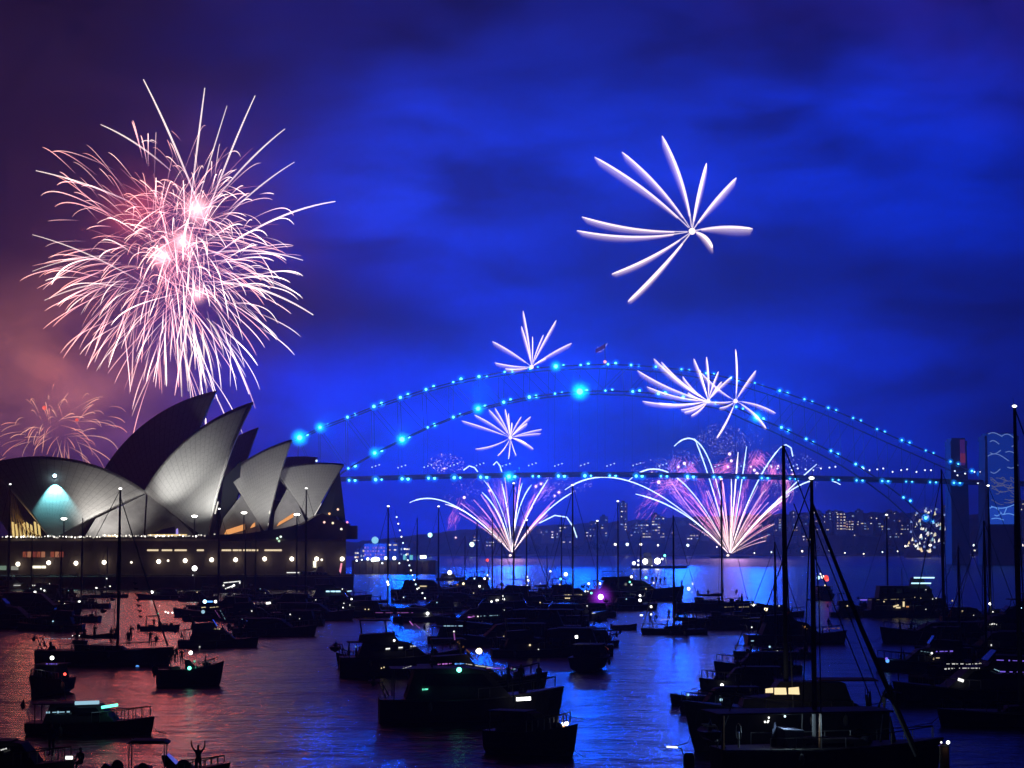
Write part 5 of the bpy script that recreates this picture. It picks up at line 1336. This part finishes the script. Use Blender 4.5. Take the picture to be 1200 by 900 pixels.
PLACE = [(120, 'in the black group at the left edge'), (260, 'near the blue lamp bar'), (360, 'between the blue lamp bar and the low long motorboat'), (440, 'off the end of the sea wall'), (520, 'in the blue gap before the wharf'), (600, 'in the crowd left of the tall masted yacht'),
         (680, 'in the crowd right of the tall masted yacht'), (800, 'near the magenta lamp'), (1010, 'beside the thick masts'), (1300, 'in the dark group at the right edge')]
KN = {'sail': 'sloop', 'cruiser': 'cabin cruiser', 'fly': 'two level yacht', 'runabout': 'open motorboat', 'dinghy': 'inflatable'}
seen = {}
for (k_, x, y, L_, h_, mx_, my_, _) in EX:
    pl = next(s for lim, s in PLACE if x < lim); key = (k_, pl); seen.setdefault(key, []).append((y, x))
for (k_, x, y, L_, h_, mx_, my_, _) in EX:
    pl = next(s for lim, s in PLACE if x < lim); lst = sorted(seen[(k_, pl)]); i_ = lst.index((y, x))
    pre = '' if len(lst) == 1 else ['farthest ', 'nearest '][i_] if len(lst) == 2 else ['farthest ', 'middle ', 'nearest ', 'very nearest '][i_]
    A(k_, x, y, L_ * .92, h_ + (x * 7 % 11 - 5), pre + 'unlit black ' + KN[k_] + ' ' + pl, 'd', opts='nolight canopy' + (' noboom' if x % 2 else ''), mast=(mx_, my_) if mx_ else ((x + 3, 640 - (x * 13 % 40)) if k_ == 'sail' else None),
      lights=[(x - 8 + (x % 9), y - 12 + x % 5, .11, 'wyc'[x % 3], 1.1)] + ([(x + 6, y - 7, .07, 'w', .9)] if x % 2 else []))
# near left
A('head', 59, 812, 7.0, -97, 'small boat seen head on with green and red bow lamps', 'd', H=1.2, B=2.6, lights=[(61, 771, .16, 'w', 4), (54, 778, .05, 'v', 1.2, 68, 778), (46, 791, .14, 'g', 3), (76, 790, .12, 'r', 3)])
A('runabout', 222, 802, 5.2, 20, 'little fishing boat full of standing people, green lamp on its side', 'd', H=1.4, lights=[(223.5, 765, .16, 'w', 6), (222, 783, .16, 'g', 4), (228, 775, .1, 'g', .6)])
A('cruiser', 108, 857, 7.8, 0, 'low motorboat with cyan glowing cabin windows at lower left', 'd', cabin=.75, lights=[(88, 824, .13, 'c', .7, 116, 823), (119, 829, .10, 'g', 2.2, 138, 826), (54, 835, .07, 'c', .9, 84, 834)])
A('cruiser', 20, 905, 6.2, -4, 'black boat roof cut off by the lower left corner', 'd', lights=[(77, 888, .1, 'w', 1.5, 85, 888), (1, 879, .05, 'w', 1.2, 8, 877)])
A('runabout', 200, 918, 5.6, 5, 'canopied open boat at the bottom edge beside the waving person', 'd', opts='canopy', H=.8)
# -- middle crowd
A('sail', 456, 718, 9.5, 12, 'sloop with clumped canopy and lit masthead left of the wharf', 'd', mast=(455, 594), opts='bimini', lights=[(454, 682, .2, 'w', 4), (455, 685, .2, 'w', 3), (442, 710, .12, 'w', 2)])
A('runabout', 475, 706, 5, 0, 'tiny dark motorboat just right of the clumped canopy sloop', 'd', opts='canopy', lights=[(473, 700, .12, 'w', 1.5)])
A('cruiser', 500, 698, 17, 0, 'long black cruiser lying before the dark wharf end', 'd', Dd=480, lights=[(492, 687, .15, 'y', .8, 500, 687)])
A('sail', 489, 702, 10, 0, 'far sloop with thin short mast above the wharf', 'd', mast=(489, 607), opts='nolight noboom nofore')
A('sail', 514, 700, 11, 178, 'far sloop with lit masthead right of the wharf end', 'd', mast=(514, 594), opts='noboom')
A('cruiser', 494, 728, 9, 4, 'small black cruiser with lamps climbing its stay, left of centre', 'd', lights=[(498, 701, .12, 'w', 3), (495, 695, .12, 'w', 2.5), (491, 689, .1, 'w', 2), (501, 719, .24, 'w', 6)])
A('fly', 548, 696, 16, 178, 'yacht with orange lamps amid the blue water left of centre', 'd', lights=[(536, 685, .18, 'o', 1.5), (543, 684, .28, 'y', 3), (533, 690, .22, 'w', 4), (561, 687, .24, 'w', 4, 563, 687)])
A('sail', 579, 698, 12, 0, 'sloop with slim mast crossing the left edge of the left fountain', 'd', mast=(577, 606), opts='nolight noboom', lights=[(571, 656.5, .36, 'r', 2), (571, 674, .22, 'w', 3), (568, 678, .26, 'w', 5), (574, 678, .15, 'w', 3), (556, 678, .2, 'c', 2)])
A('cruiser', 528, 671.5, 10, 0, 'distant launch showing one bright lamp on open blue water', 'd', Dd=700, lights=[(527, 671, .7, 'w', 6)])
A('sail', 605, 708, 15, 3, 'tall masted yacht standing in front of the left fountain', 'd', mast=(602, 567), opts='jib', lights=[(618, 676, .12, 'w', 3), (619, 680, .2, 'w', 4), (611, 686, .12, 'w', 3), (618, 686, .12, 'w', 2)])
A('sail', 620, 704, 12, -5, 'yacht with shorter mast one place right of the left fountain', 'd', mast=(617, 610), opts='noboom', lights=[(616, 703, .14, 'w', 3)])
A('fly', 590, 712, 16, 180, 'dark yacht with a row of three white lamps in the central crowd', 'd', lights=[(575, 705, .18, 'w', 3, 577, 705), (581, 703.5, .18, 'w', 3, 584, 703), (589, 702.5, .18, 'w', 3, 592, 702), (589, 698.5, .16, 'w', 2, 592, 698.5)])
A('cruiser', 540, 712, 12, 0, 'black cruiser with a star bright bow lamp in the blue gap', 'd', lights=[(533, 712.5, .22, 'w', 5)])
A('fly', 560, 733, 12, 182, 'cruiser with a dim white window strip in the dark central crowd', 'd', lights=[(548, 723, .1, 'm', 1.3, 556, 722.5), (560, 722.5, .12, 'w', 1.6), (563, 722, .05, 'c', .7, 585, 721)])
A('cruiser', 610, 746, 16, 178, 'widest unlit cruiser in the middle of the crowd', 'd', cabin=.9)
A('fly', 642, 735, 12, 184, 'dark yacht left of the pitched white deck boat', 'd')
A('sail', 672, 712, 12, 180, 'yacht with lit masthead midway between the two fountains', 'd', mast=(671, 569), opts='jib', lights=[(663, 673, .34, 'w', 5), (657, 678.5, .22, 'g', 2.5), (645, 669.5, .18, 'w', 2.5), (656, 685, .14, 'y', 1.2)])
A('fly', 672, 706, 14, 0, 'yacht outlined by a dotted row of warm deck lamps', 'd', lights=[(661, 697, .08, 'y', 1.4, 670, 697), (673, 697, .08, 'y', 1.4, 682, 697), (662, 701, .1, 'y', 1.2, 668, 701), (676, 704, .06, 'w', 1, 690, 704), (686, 693, .16, 'w', 3), (693, 695, .22, 'g', 3), (689, 693, .12, 'w', 2)])
A('sail', 700, 700, 11, 0, 'sloop with short lit mast right of the midway yacht', 'd', mast=(700, 611), opts='noboom', lights=[(690, 684, .24, 'w', 5), (703, 684, .24, 'w', 5)])
tm = A('cruiser', 705, 712, 13, 182, 'cruiser glowing with one round magenta lamp', 'd', lights=[(696, 715, .12, 'w', 1.5, 700, 715), (705, 715, .06, 'm', .5, 715, 715)])
lamp(tm, at(704, 699.5, 380), .5, (1, .6, 1), 6, 'magenta_lamp', halo=3.1, hs=.13, hcol=(.4, .03, .9))
A('sail', 725, 704, 12, 176, 'yacht with bright masthead left of the anchored work barge', 'd', mast=(724, 588), opts='', lights=[(738, 682, .2, 'g', 3), (740, 676, .26, 'w', 5), (750, 698, .24, 'w', 5)])
A('cruiser', 672, 726, 11, 14, 'pitched white deck cruiser with a short bright dash of light', 'w', lights=[(692, 718.5, .08, 'w', 2, 698, 718.5), (663, 715, .05, 'c', .35, 671, 719)])
A('head', 693, 783, 8, 78, 'dark covered boat seen from astern, one white lamp on its cabin', 'd', H=1.3, B=3.6, cabin=1, lights=[(674, 746.5, .16, 'w', 5, 677, 746.3)])
A('cruiser', 655, 766, 12, 176, 'big black cruiser left of the boat seen from astern', 'd')
A('dinghy', 731, 737, 3.4, 0, 'tiny empty inflatable adrift right of the dark covered boat', 'd')
A('barge', 772, 667, 30, 0, 'flat work barge with two brilliant white floodlights on the far water', 'd', Dd=1080, lights=[(756, 658, 1.4, 'w', 9), (770.5, 657.5, 1.6, 'w', 9), (743, 660, .9, 'w', 5), (748, 657, .5, 'w', 3), (748, 662, .5, 'w', 3), (776, 655, .6, 'w', 4), (779, 651, .6, 'g', 5), (764, 663, .3, 'w', 2)])
A('fly', 742, 703, 21, 2, 'big yacht with a line of people standing on its long bow', 'd', B=5, H=2.2, lights=[(757, 677, .26, 'g', 4), (766, 683, .2, 'y', 2), (740, 685, .16, 'w', 2), (757, 690, .14, 'y', 1)])
A('sail', 790, 742, 8.8, 180, 'sloop with a lit cockpit awning under a tall unlit mast', 'd', mast=(789, 604), opts='bimini nolight', lights=[(763, 711, .16, 'w', 3), (750, 703.5, .2, 'w', 4), (750, 721, .12, 'w', 2.4, 753, 721), (763, 720, .14, 'w', 2), (778, 726, .06, 'y', 1, 788, 726), (774, 727, .04, 'y', .8, 777, 726)])
A('sail', 833, 716, 14, 12, 'yacht with sail stowed on its boom before the right fountain', 'd', mast=(846, 562), opts='', H=1.6, lights=[(807, 690, .26, 'w', 5), (812, 684, .2, 'y', 2), (811, 694, .1, 'w', 1)])
A('sail', 858, 736, 14.5, 2, 'long black hull with greenish lit deck below the right fountain', 'd', mast=None, H=1.5, lights=[(849, 711.5, .05, 'y', .5, 860, 711), (866, 711.5, .06, 'y', .6, 878, 711), (883, 709, .16, 'w', 4), (897.5, 714, .24, 'y', 5), (880, 708.5, .08, 'w', 2, 886, 708.5)])
A('cruiser', 890, 722, 9, 0, 'small dark cruiser between the long hull and the thick masts', 'd')
A('fly', 930, 753, 12.2, 4, 'maroon trimmed yacht with a dim red saloon by the thick masts', 'r', opts='notop', lights=[(940, 733, .06, 'o', .3, 946, 737), (944, 734.5, .1, 'o', 1.2), (965, 737, .08, 'o', .22, 985, 736), (881, 735, .08, 'w', 2), (880, 751, .06, 'c', 1, 884, 751)])
A('cruiser', 962, 702, 11, 95, 'patrol boat flashing white and red between the thick masts', 'd', name='patrol_boat', H=1.4, lights=[(962, 672.5, .25, 'w', 2.5), (959, 677, .4, 'c', 2), (964, 676, .4, 'w', 2), (968, 677, .6, 'r', 1.2), (969, 679, .4, 'r', 4), (967, 686, .2, 'y', 1.5)])
A('cruiser', 888, 787, 8, 180, 'low black motorboat pointing left at the purple water', 'd', cabin=.7)
A('cruiser', 870, 806, 7, 180, 'second low motorboat tucked below, bright lamp over its bow', 'd', cabin=.6, lights=[(846, 803, .14, 'w', 5), (838, 839.5, .2, 'w', 9)])
# -- right
A('ferry', 1068, 722, 17, 0, 'dark party ferry with two white neon lines on its roof', 'd', H=1.1, cabin=.9, lights=[(1071, 677, .13, 'c', 1.8, 1095, 677), (1068, 683.5, .13, 'c', 1.6, 1091, 683.5), (1008, 703, .1, 'v', .9, 1016, 703), (1018, 703, .04, 'y', .5, 1060, 702), (1047, 711, .14, 'y', .9, 1053, 709), (1050, 712, .14, 'y', .9, 1055, 712), (1059, 705, .16, 'y', 1.0, 1059, 711), (1062, 711, .12, 'o', .7, 1065, 711), (1085, 691, .1, 'w', .6), (1093, 702, .1, 'w', .7), (1097, 701, .1, 'w', .8), (1116, 704, .12, 'y', .8), (1036, 705, .12, 'y', .8), (1085, 714, .1, 'w', .7), (1072, 700, .08, 'y', .6), (1079, 701, .08, 'y', .6)])
A('sail', 1040, 712, 11, 0, 'sloop with lit masthead rising behind the neon ferry', 'd', mast=(1039, 604), opts='noboom')
A('sail', 1118, 745, 12, 182, 'yacht with a high mast crossing the lit ferris wheel', 'd', mast=(1103, 550), opts='jib nolight', lights=[(1134, 748, .14, 'w', 4, 1138, 748)])
A('sail', 1170, 735, 13, 180, 'yacht whose lit masthead crosses the picture covered pylon', 'd', mast=(1158, 570), opts='', lights=[(1160, 707.5, .2, 'w', 5), (1163.5, 717, .1, 'w', 1.5), (1195, 713, .18, 'c', 4, 1197, 713), (1194.5, 716, .15, 'c', 4, 1197, 716)])
A('fly', 1172, 748, 14, 182, 'yacht with a pale dotted cabin row at the right edge', 'd', lights=[(1160, 732, .08, 'w', 1, 1164, 731), (1165, 731, .08, 'w', 1, 1168, 732), (1170, 730, .07, 'w', .8)])
A('cruiser', 1100, 752, 14, 180, 'long low black hull pointing left, right of open water', 'd', cabin=.6)
A('fly', 1085, 784, 9.6, 178, 'motor yacht with a blue bow lamp and violet roof strip', 'd', lights=[(1040, 774.5, .18, 'b', 1.6), (1039, 772, .14, 'v', 1), (1096, 763.5, .06, 'v', 1.2, 1119, 763), (1092, 765.5, .1, 'w', 2), (1094, 772, .09, 'y', .8), (1097, 771, .05, 'y', .6, 1101, 771), (1079, 763, .03, 'c', .5, 1092, 765)])
A('fly', 1150, 823, 13, 180, 'large yacht with a brilliant blue lit saloon at the right edge', 'd', opts='notop', lights=[(1109, 778, .04, 'w', 1.0, 1129, 778), (1132, 778.5, .04, 'w', .9, 1150, 777.5), (1107, 784, .05, 'w', .9, 1120, 783), (1124, 783, .04, 'w', .9, 1148, 783), (1168, 773.5, .06, 'v', 1.1, 1212, 775), (1165, 784, .05, 'c', .9, 1172, 787), (1172, 787, .05, 'v', 1.1, 1212, 788), (1123, 796, .12, 'w', 1.5, 1129, 798)])
A('dinghy', 1094, 803, 4.2, 170, 'inflatable tender trailing before the blue saloon yacht', 'd')
# near centre
A('runabout', 430, 781, 5.5, 168, 'dark open boat with a crouched skipper at the left of the centre group', 'd', H=1.0, opts='', lights=[(421, 750.5, .06, 'w', 2), (417, 758, .05, 'c', 1)])
A('fly', 468, 790, 11, 6, 'tall flybridge yacht with pale raked windscreen left of the trawler', 'd', H=1.7, lights=[(462, 750.5, .1, 'w', 3), (452, 760.5, .07, 'w', 1.2, 457, 760), (467, 759, .07, 'w', 1, 472, 758.7), (481, 757.5, .07, 'w', 1, 487, 757), (447, 783, .06, 'y', 1), (450, 782, .06, 'y', 1), (450, 802.5, .05, 'c', 1.8, 450, 800), (480, 728, .05, 'm', .6, 484, 733), (486, 731, .05, 'm', .6, 493, 737), (493, 737, .04, 'c', .7, 504, 745), (440, 718, .03, 'm', .5, 484, 718)])
A('fly', 556, 822, 10, 4, 'second flybridge yacht whose hardtop and lit stern lamp rise above the trawler', 'd', H=1.6, lights=[(561.5, 763, .22, 'y', 6), (560, 763, .16, 'w', 4), (520, 733.5, .04, 'c', .9, 543, 733.5), (536, 752, .08, 'o', .16, 561, 774), (532, 742, .05, 'm', .3, 533, 750)])
A('cruiser', 548, 842, 12.2, 6, 'largest black trawler near the centre with green side lamps', 'd', H=1.55, B=4, cabin=1.15, opts='radar', lights=[(538, 785, .17, 'g', 5), (495, 808, .07, 'g', 2, 502, 807.5), (605, 819.5, .13, 'w', 3.5, 622, 818.5), (513, 778.5, .04, 'm', .9, 529, 777.5), (533, 778, .05, 'b', 1.6, 546, 777.5), (546, 778, .04, 'w', .7, 580, 783), (472, 783.5, .03, 'w', .7, 482, 780.5), (598, 784.5, .05, 'c', .8, 604, 784), (570, 783, .04, 'm', .5, 600, 783)])
A('cruiser', 620, 880, 5.4, -30, 'blunt dark boat in front of the trawler, warm lamp on its bow', 'd', H=1.25, cabin=.8, lights=[(659, 849, .1, 'w', 4), (664, 848, .12, 'w', 5), (657, 852, .06, 'o', 1.5, 662, 851)])
# near right: motor sailer, and the cockpit of the closest yacht
A('sail', 926, 893, 11, 180, 'big black motor sailer with warm lit cabin windows at lower right', 'd', H=2.35, B=4, mast=(918, 522), opts='nolight noboom nofore', cabin=1.0, lights=[(901, 841, .05, 'w', 3), (897, 847, .05, 'w', 2, 896, 845), (899, 847, .05, 'w', 2, 901, 844)], Dd=119)
ts = bpy.data.objects[[o.name for o in bpy.data.objects if o.get('label', '').startswith('big black motor sailer')][0]]
lc = lambda t, p: Matrix.Rotation(-t.rotation_euler.z, 3, 'Z') @ (Vector(p) - t.location)
def panel(t, q, D, m, nm='window'):
    MB().add([lc(t, at(x, y, D)) for x, y in q], [tuple(range(len(q)))]).build(nm, m, t)
wy = emat('cabin_warm', (1, .78, .42), 1.1)
panel(ts, [(897, 812), (906, 812), (906, 806), (897, 807)], 116, wy); panel(ts, [(907.5, 814), (922, 814), (921, 806), (907.5, 806)], 116, wy); panel(ts, [(924, 813.5), (937, 814), (936, 805), (924, 806)], 116, wy)
MB().prism([(-3.9, 2.3), (3.2, 2.3), (2.9, 3.1), (1.5, 3.2), (.8, 4.1), (-3.0, 4.0), (-3.3, 3.1)], 1.3, 1.0).build('deckhouse', M_dark2, ts, bevel=.05)
MB().box(-4.9, -1.5, -1.2, 1.2, 4.12, 4.2).build('awning', mat('maroon_awning', (.12, .02, .02), .9), ts)
near_ = A('sail', 965, 905, 12, 12, 'closest yacht at the bottom right, furled sail on its forestay and glowing cockpit', 'd', H=1.5, mast=(950, 563), opts='noboom nofore', Dd=106)
tp = lc(near_, at(950, 585, 106)); ft = lc(near_, at(1075, 886, 104))
MB().tube([tp, tp * .5 + ft * .5 + Vector((-.12, 0, -.1)), ft], [.07, .13, .16], 8).build('furled_jib', M_canvas2, near_)
MB().tube([lc(near_, at(930, 590, 107)), lc(near_, at(1018, 812, 108))], .035, 5).build('backstay', M_metal_dark, near_)
# lit cockpit: real seats, posts, table, wheel and plotter under the hardtop
M_seat = mat('white_vinyl', (.6, .62, .65), .5); M_var = mat('varnished_teak', (.28, .14, .07), .35, scale=12); M_cush = mat('cushion_cloth', (.25, .3, .33), .9)
cx = lambda x: lc(near_, at(x, 885, 104)).x
for x in (846, 969): MB().tube([(cx(x), -.9, 1.0), (cx(x) + .05, -.9, 3.3)], [.09, .07], 8).build('post', M_var, near_)
zc_ = at(900, 890, 104).z
def seat(x0, w_, h_, m_, yy=-.8):
    MB().box(cx(x0), cx(x0) + w_, yy - .25, yy + .3, zc_ - .12, zc_).build('seat', m_, near_, bevel=.04)
    MB().prism([(cx(x0) + w_ - .12, zc_), (cx(x0) + w_, zc_), (cx(x0) + w_ + .16, zc_ + h_), (cx(x0) + w_ + .06, zc_ + h_)], .28, .22).build('seat_back', m_, near_, bevel=.03)
seat(912, 1.05, .8, M_seat); seat(863, 1.1, .25, M_var); seat(893, .35, .5, M_cush); seat(945, .5, .45, M_cush)
MB().box(cx(918), cx(938), -.7, -.1, zc_ - .3, zc_ - .25).tube([(cx(928), -.4, zc_ - .9), (cx(928), -.4, zc_ - .3)], .05, 6).build('table', M_seat, near_)
q = [(cx(899) + .36 * math.cos(a / 10 * 6.283) * .3, -.4 + .36 * math.sin(a / 10 * 6.283) * .5, zc_ + .25 + .33 * math.sin(a / 10 * 6.283 + 1.2)) for a in range(11)]
MB().tube(q, .025, 5).build('wheel', M_metal, near_)
MB().box(cx(977), cx(1001), -.95, -.7, zc_ - .15, zc_ + .55).build('console', M_dark2, near_, bevel=.05)
MB().box(cx(979.5), cx(998.5), -.99, -.96, zc_ + .22, zc_ + .48).build('chart_screen', emat('screen_blue', (.10, .28, .42), .55), near_)
MB().box(cx(982), cx(997), -.99, -.96, zc_ - .02, zc_ + .1).build('chart_screen', emat('chart_glow', (.28, .42, .33), .4), near_)
rg = random.Random(3); b = MB()
for k in range(16):
    x = cx(rg.uniform(855, 965)); b.ball((x, rg.uniform(-1, 0), zc_ - .15 + rg.uniform(0, .15)), rg.uniform(.06, .2), nu=7, nv=5, sq=(1.3, 1, .8))
b.build('deck_gear', M_cush, near_, True)['kind'] = 'stuff'
MB().ball((cx(930), -.3, 3.2 - .05), .06).build('cabin_light', emat('cabin_cool', (.7, .9, 1), 2), near_, True)
pl2 = near_.matrix_basis @ Vector((cx(930), -.6, 2.9))
light('POINT', pl2, 110, (.6, .85, 1), size=.1)
MB().box(-6.4, 3.2, -1.5, 1.5, 3.35, 3.45).build('hardtop', M_dark2, near_, bevel=.03)
# stern rail and outboard of the boat beside it
ob = empty('stern_davit', at(800, 905, 100), 0, 'bent white tipped davit pole with outboard motor at the bottom edge', 'davit')
lo = lambda x, y: lc(ob, at(x, y, 100))
MB().tube([lo(802, 910), lo(801, 885), lo(798, 877), lo(780, 875)], .035, 6).build('pole', M_metal, ob)
MB().tube([lo(781, 875), lo(794, 876)], .05, 6).build('light_strip', emat('strip_w_1.5', (1, 1, .95), 1.5), ob)
MB().prism([(.25, -.9), (.55, -.9), (.6, .75), (.5, .95), (.1, .95), (.05, .7)], .16).build('outboard', M_black, ob, bevel=.05)
pl_ = empty('mooring_pile', at(1107, 905, 100), 0, 'stout black mooring pile with a small lamp on its cap, bottom right', 'mooring pile')
pz = at(1107, 874, 100).z - pl_.location.z
MB().tube([(0, 0, -1.5), (0, 0, pz)], [.28, .24], 12).build('pile', M_wood, pl_); MB().tube([(0, 0, pz), (0, 0, pz + .12)], [.3, .1], 12).build('cap', M_metal, pl_); pl_.location.z
lamp(pl_, at(1111, 870, 99.5), .09, (1, 1, 1), 4); lamp(pl_, at(1103, 870, 99.5), .05, (1, 1, 1), 2)
A('sail', 1206, 845, 12, 178, 'near yacht mostly outside the right edge, its mast cutting the frame', 'd', mast=(1189, 478), opts='nofore noboom', mx=None, Dd=135)

# -- people
P = person
for x, y, l in [(764.5, 684, 'farthest left of the people standing on the big yacht bow'), (769, 684, 'person standing second along the big yacht bow'), (774, 686, 'shortest person on the bow of the big yacht'), (779, 684, 'person standing just left of the unlit mast'), (799, 688, 'person alone at the tip of the big yacht bow')]:
    P(x, y, 446, l, 'stand', 0, 1.0)
for x, y, l, ps in [(869.5, 709, 'person standing on the greenish lit deck', 'stand'), (866, 710, 'person seated on the greenish lit deck', 'sit')]: P(x, y, 292, l, ps, 90)
for x, y, l, ps in [(203, 777, 'tall person at the left of the fishing boat group', 'stand'), (207, 776, 'person with raised phone aboard the fishing boat', 'photo'), (213, 779, 'third person standing in the little fishing boat', 'stand'), (198, 782, 'person sitting at the stern of the fishing boat', 'sit')]: P(x, y, 176, l, ps, 200, .8)
for x, y, l, ps in [(180, 737, 'person standing at the left of the lamp strung motorboat', 'stand'), (150, 757, 'person standing beside the thick mast of the ketch', 'stand'), (176, 757, 'person standing near the bow of the ketch', 'photo'), (183, 757, 'seated person near the ketch bow', 'sit')]: P(x, y, 205 if y > 750 else 280, l, ps, 30, .9)
for x, y, l, ps in [(60, 886, 'person standing on the roof edge at the lower left', 'stand'), (94, 905, 'person sitting at the right end of the lower left boat', 'sit')]: P(x, y, 108, l, ps, 150, 1)
P(232, 912, 100, 'person with both arms raised at the bottom of the pink water', 'raise', 170, .95)
P(421, 778, 195, 'person in the dark open boat left of the centre group', 'stand', 90, 1)
P(641, 756, 190, 'person standing on deck left of the boat seen from astern', 'stand', 0, .9)
for x, y, l in [(545, 740, 'person under the hardtop of the second flybridge yacht'), (470, 735, 'person at the helm of the tall flybridge yacht')]: P(x, y + 6, 178, l, 'stand', 20, .9)
for x, l in [(282, 'person standing left of two on the blue lamp yacht bow'), (289, 'person standing right of two on the blue lamp yacht bow')]: P(x, 746, 238, l, 'stand', 10, .85)
P(876, 776, 196, 'person crouched on the low motorboat at the purple water', 'sit', 100, 1)

rr = random.Random(77)
CR = [('black ketch deck', 80, 160, 752, 204, 6), ('blue lamp yacht deck', 222, 290, 747, 240, 4), ('long low motorboat at the sea wall end', 300, 380, 735, 276, 5), ('trawler foredeck', 588, 640, 806, 136, 3), ('low boats before the motor sailer', 845, 915, 792, 180, 3), ('long black hull beside open water', 1060, 1120, 742, 265, 3), ('dark boats in the middle of the crowd', 560, 700, 728, 262, 9),
      ('boats left of the wharf end', 440, 520, 706, 345, 5), ('maroon trimmed yacht', 885, 975, 734, 252, 4), ('neon ferry', 1020, 1115, 706, 345, 7), ('blue saloon yacht foredeck', 1095, 1150, 790, 158, 3), ('sloop with the lit awning', 752, 812, 728, 276, 5), ('black group at the left edge', 5, 80, 722, 312, 6), ('sail stowed yacht', 812, 870, 697, 372, 4), ('greenish lit hull', 830, 895, 712, 292, 3)]
ORD = ['first', 'second', 'third', 'fourth', 'fifth', 'sixth', 'seventh', 'eighth', 'ninth']
for (nm, x0, x1, y, D_, n) in CR:
    xs = sorted(x0 + (x1 - x0) * (i + rr.uniform(.1, .9)) / n for i in range(n))
    for i, x in enumerate(xs): P(x, y + rr.uniform(-1, 3), D_, '%s person from the left watching from the %s' % (ORD[i], nm), rr.choice(['stand', 'stand', 'sit', 'photo']), rr.uniform(-60, 60), .95)

# navigation beads: bunting lamps hung from a yacht stay
t = empty('lamp_string', at(463, 601, 330), 0, 'string of small lamps running down a stay left of the wharf', 'string lights')
pts = [at(463 + 26 * f, 598 + 92 * f + 6 * math.sin(f * 3.14), 330) - t.location for f in [i / 14 for i in range(15)]]
MB().tube(pts, .03, 3).build('cable', M_metal_dark, t)
for i, p in enumerate(pts[1:]): lamp(t, p + t.location, .13, (1, 1, .9) if i % 2 else (.6, .8, 1), 2.4, 'bulb')
t = empty('pennant_string', at(158, 668, 240), 0, 'string of dark pennants hanging from the ketch over pink water', 'bunting')
pts = [at(156 + 8.5 * f, 670 + 52 * f, 240) - t.location for f in [i / 8 for i in range(9)]]
MB().tube(pts, .02, 3).build('cord', M_black, t)
for p in pts[2:]: MB().add([p + Vector((-.3, 0, .1)), p + Vector((.35, 0, 0)), p + Vector((0, .05, -.28))], [(0, 1, 2)]).build('pennant', M_black, t)

# ------------------------------------------------------------------ smoky damp air over the whole harbour
o = MB().box(-5500, 5500, -250, 3900, -1.5, 430).build('haze', M_black); tag(o, kind='stuff')
m = bpy.data.materials.new('smoky_air'); m.use_nodes = True; nt = m.node_tree; nt.nodes.clear()
pv = nt.nodes.new('ShaderNodeVolumePrincipled'); pv.inputs['Density'].default_value = HAZE; pv.inputs['Color'].default_value = (.9, .92, .97, 1); pv.inputs['Anisotropy'].default_value = .7
ou = nt.nodes.new('ShaderNodeOutputMaterial'); nt.links.new(pv.outputs[0], ou.inputs['Volume']); o.data.materials[0] = m

for (x, y, k) in [(380, 500, .7), (471, 512, 1), (561, 460, 1), (679, 455, 1.3), (790, 465, .8), (886, 490, 1), (602, 556, .8), (800, 556, .6)]:  # added blue lamps behind the arch, they light the haze
    light('POINT', on_plane(x, y, near0 + bn_ * 75, bn_), 680000 * k, (.0, .085, 1), size=6)
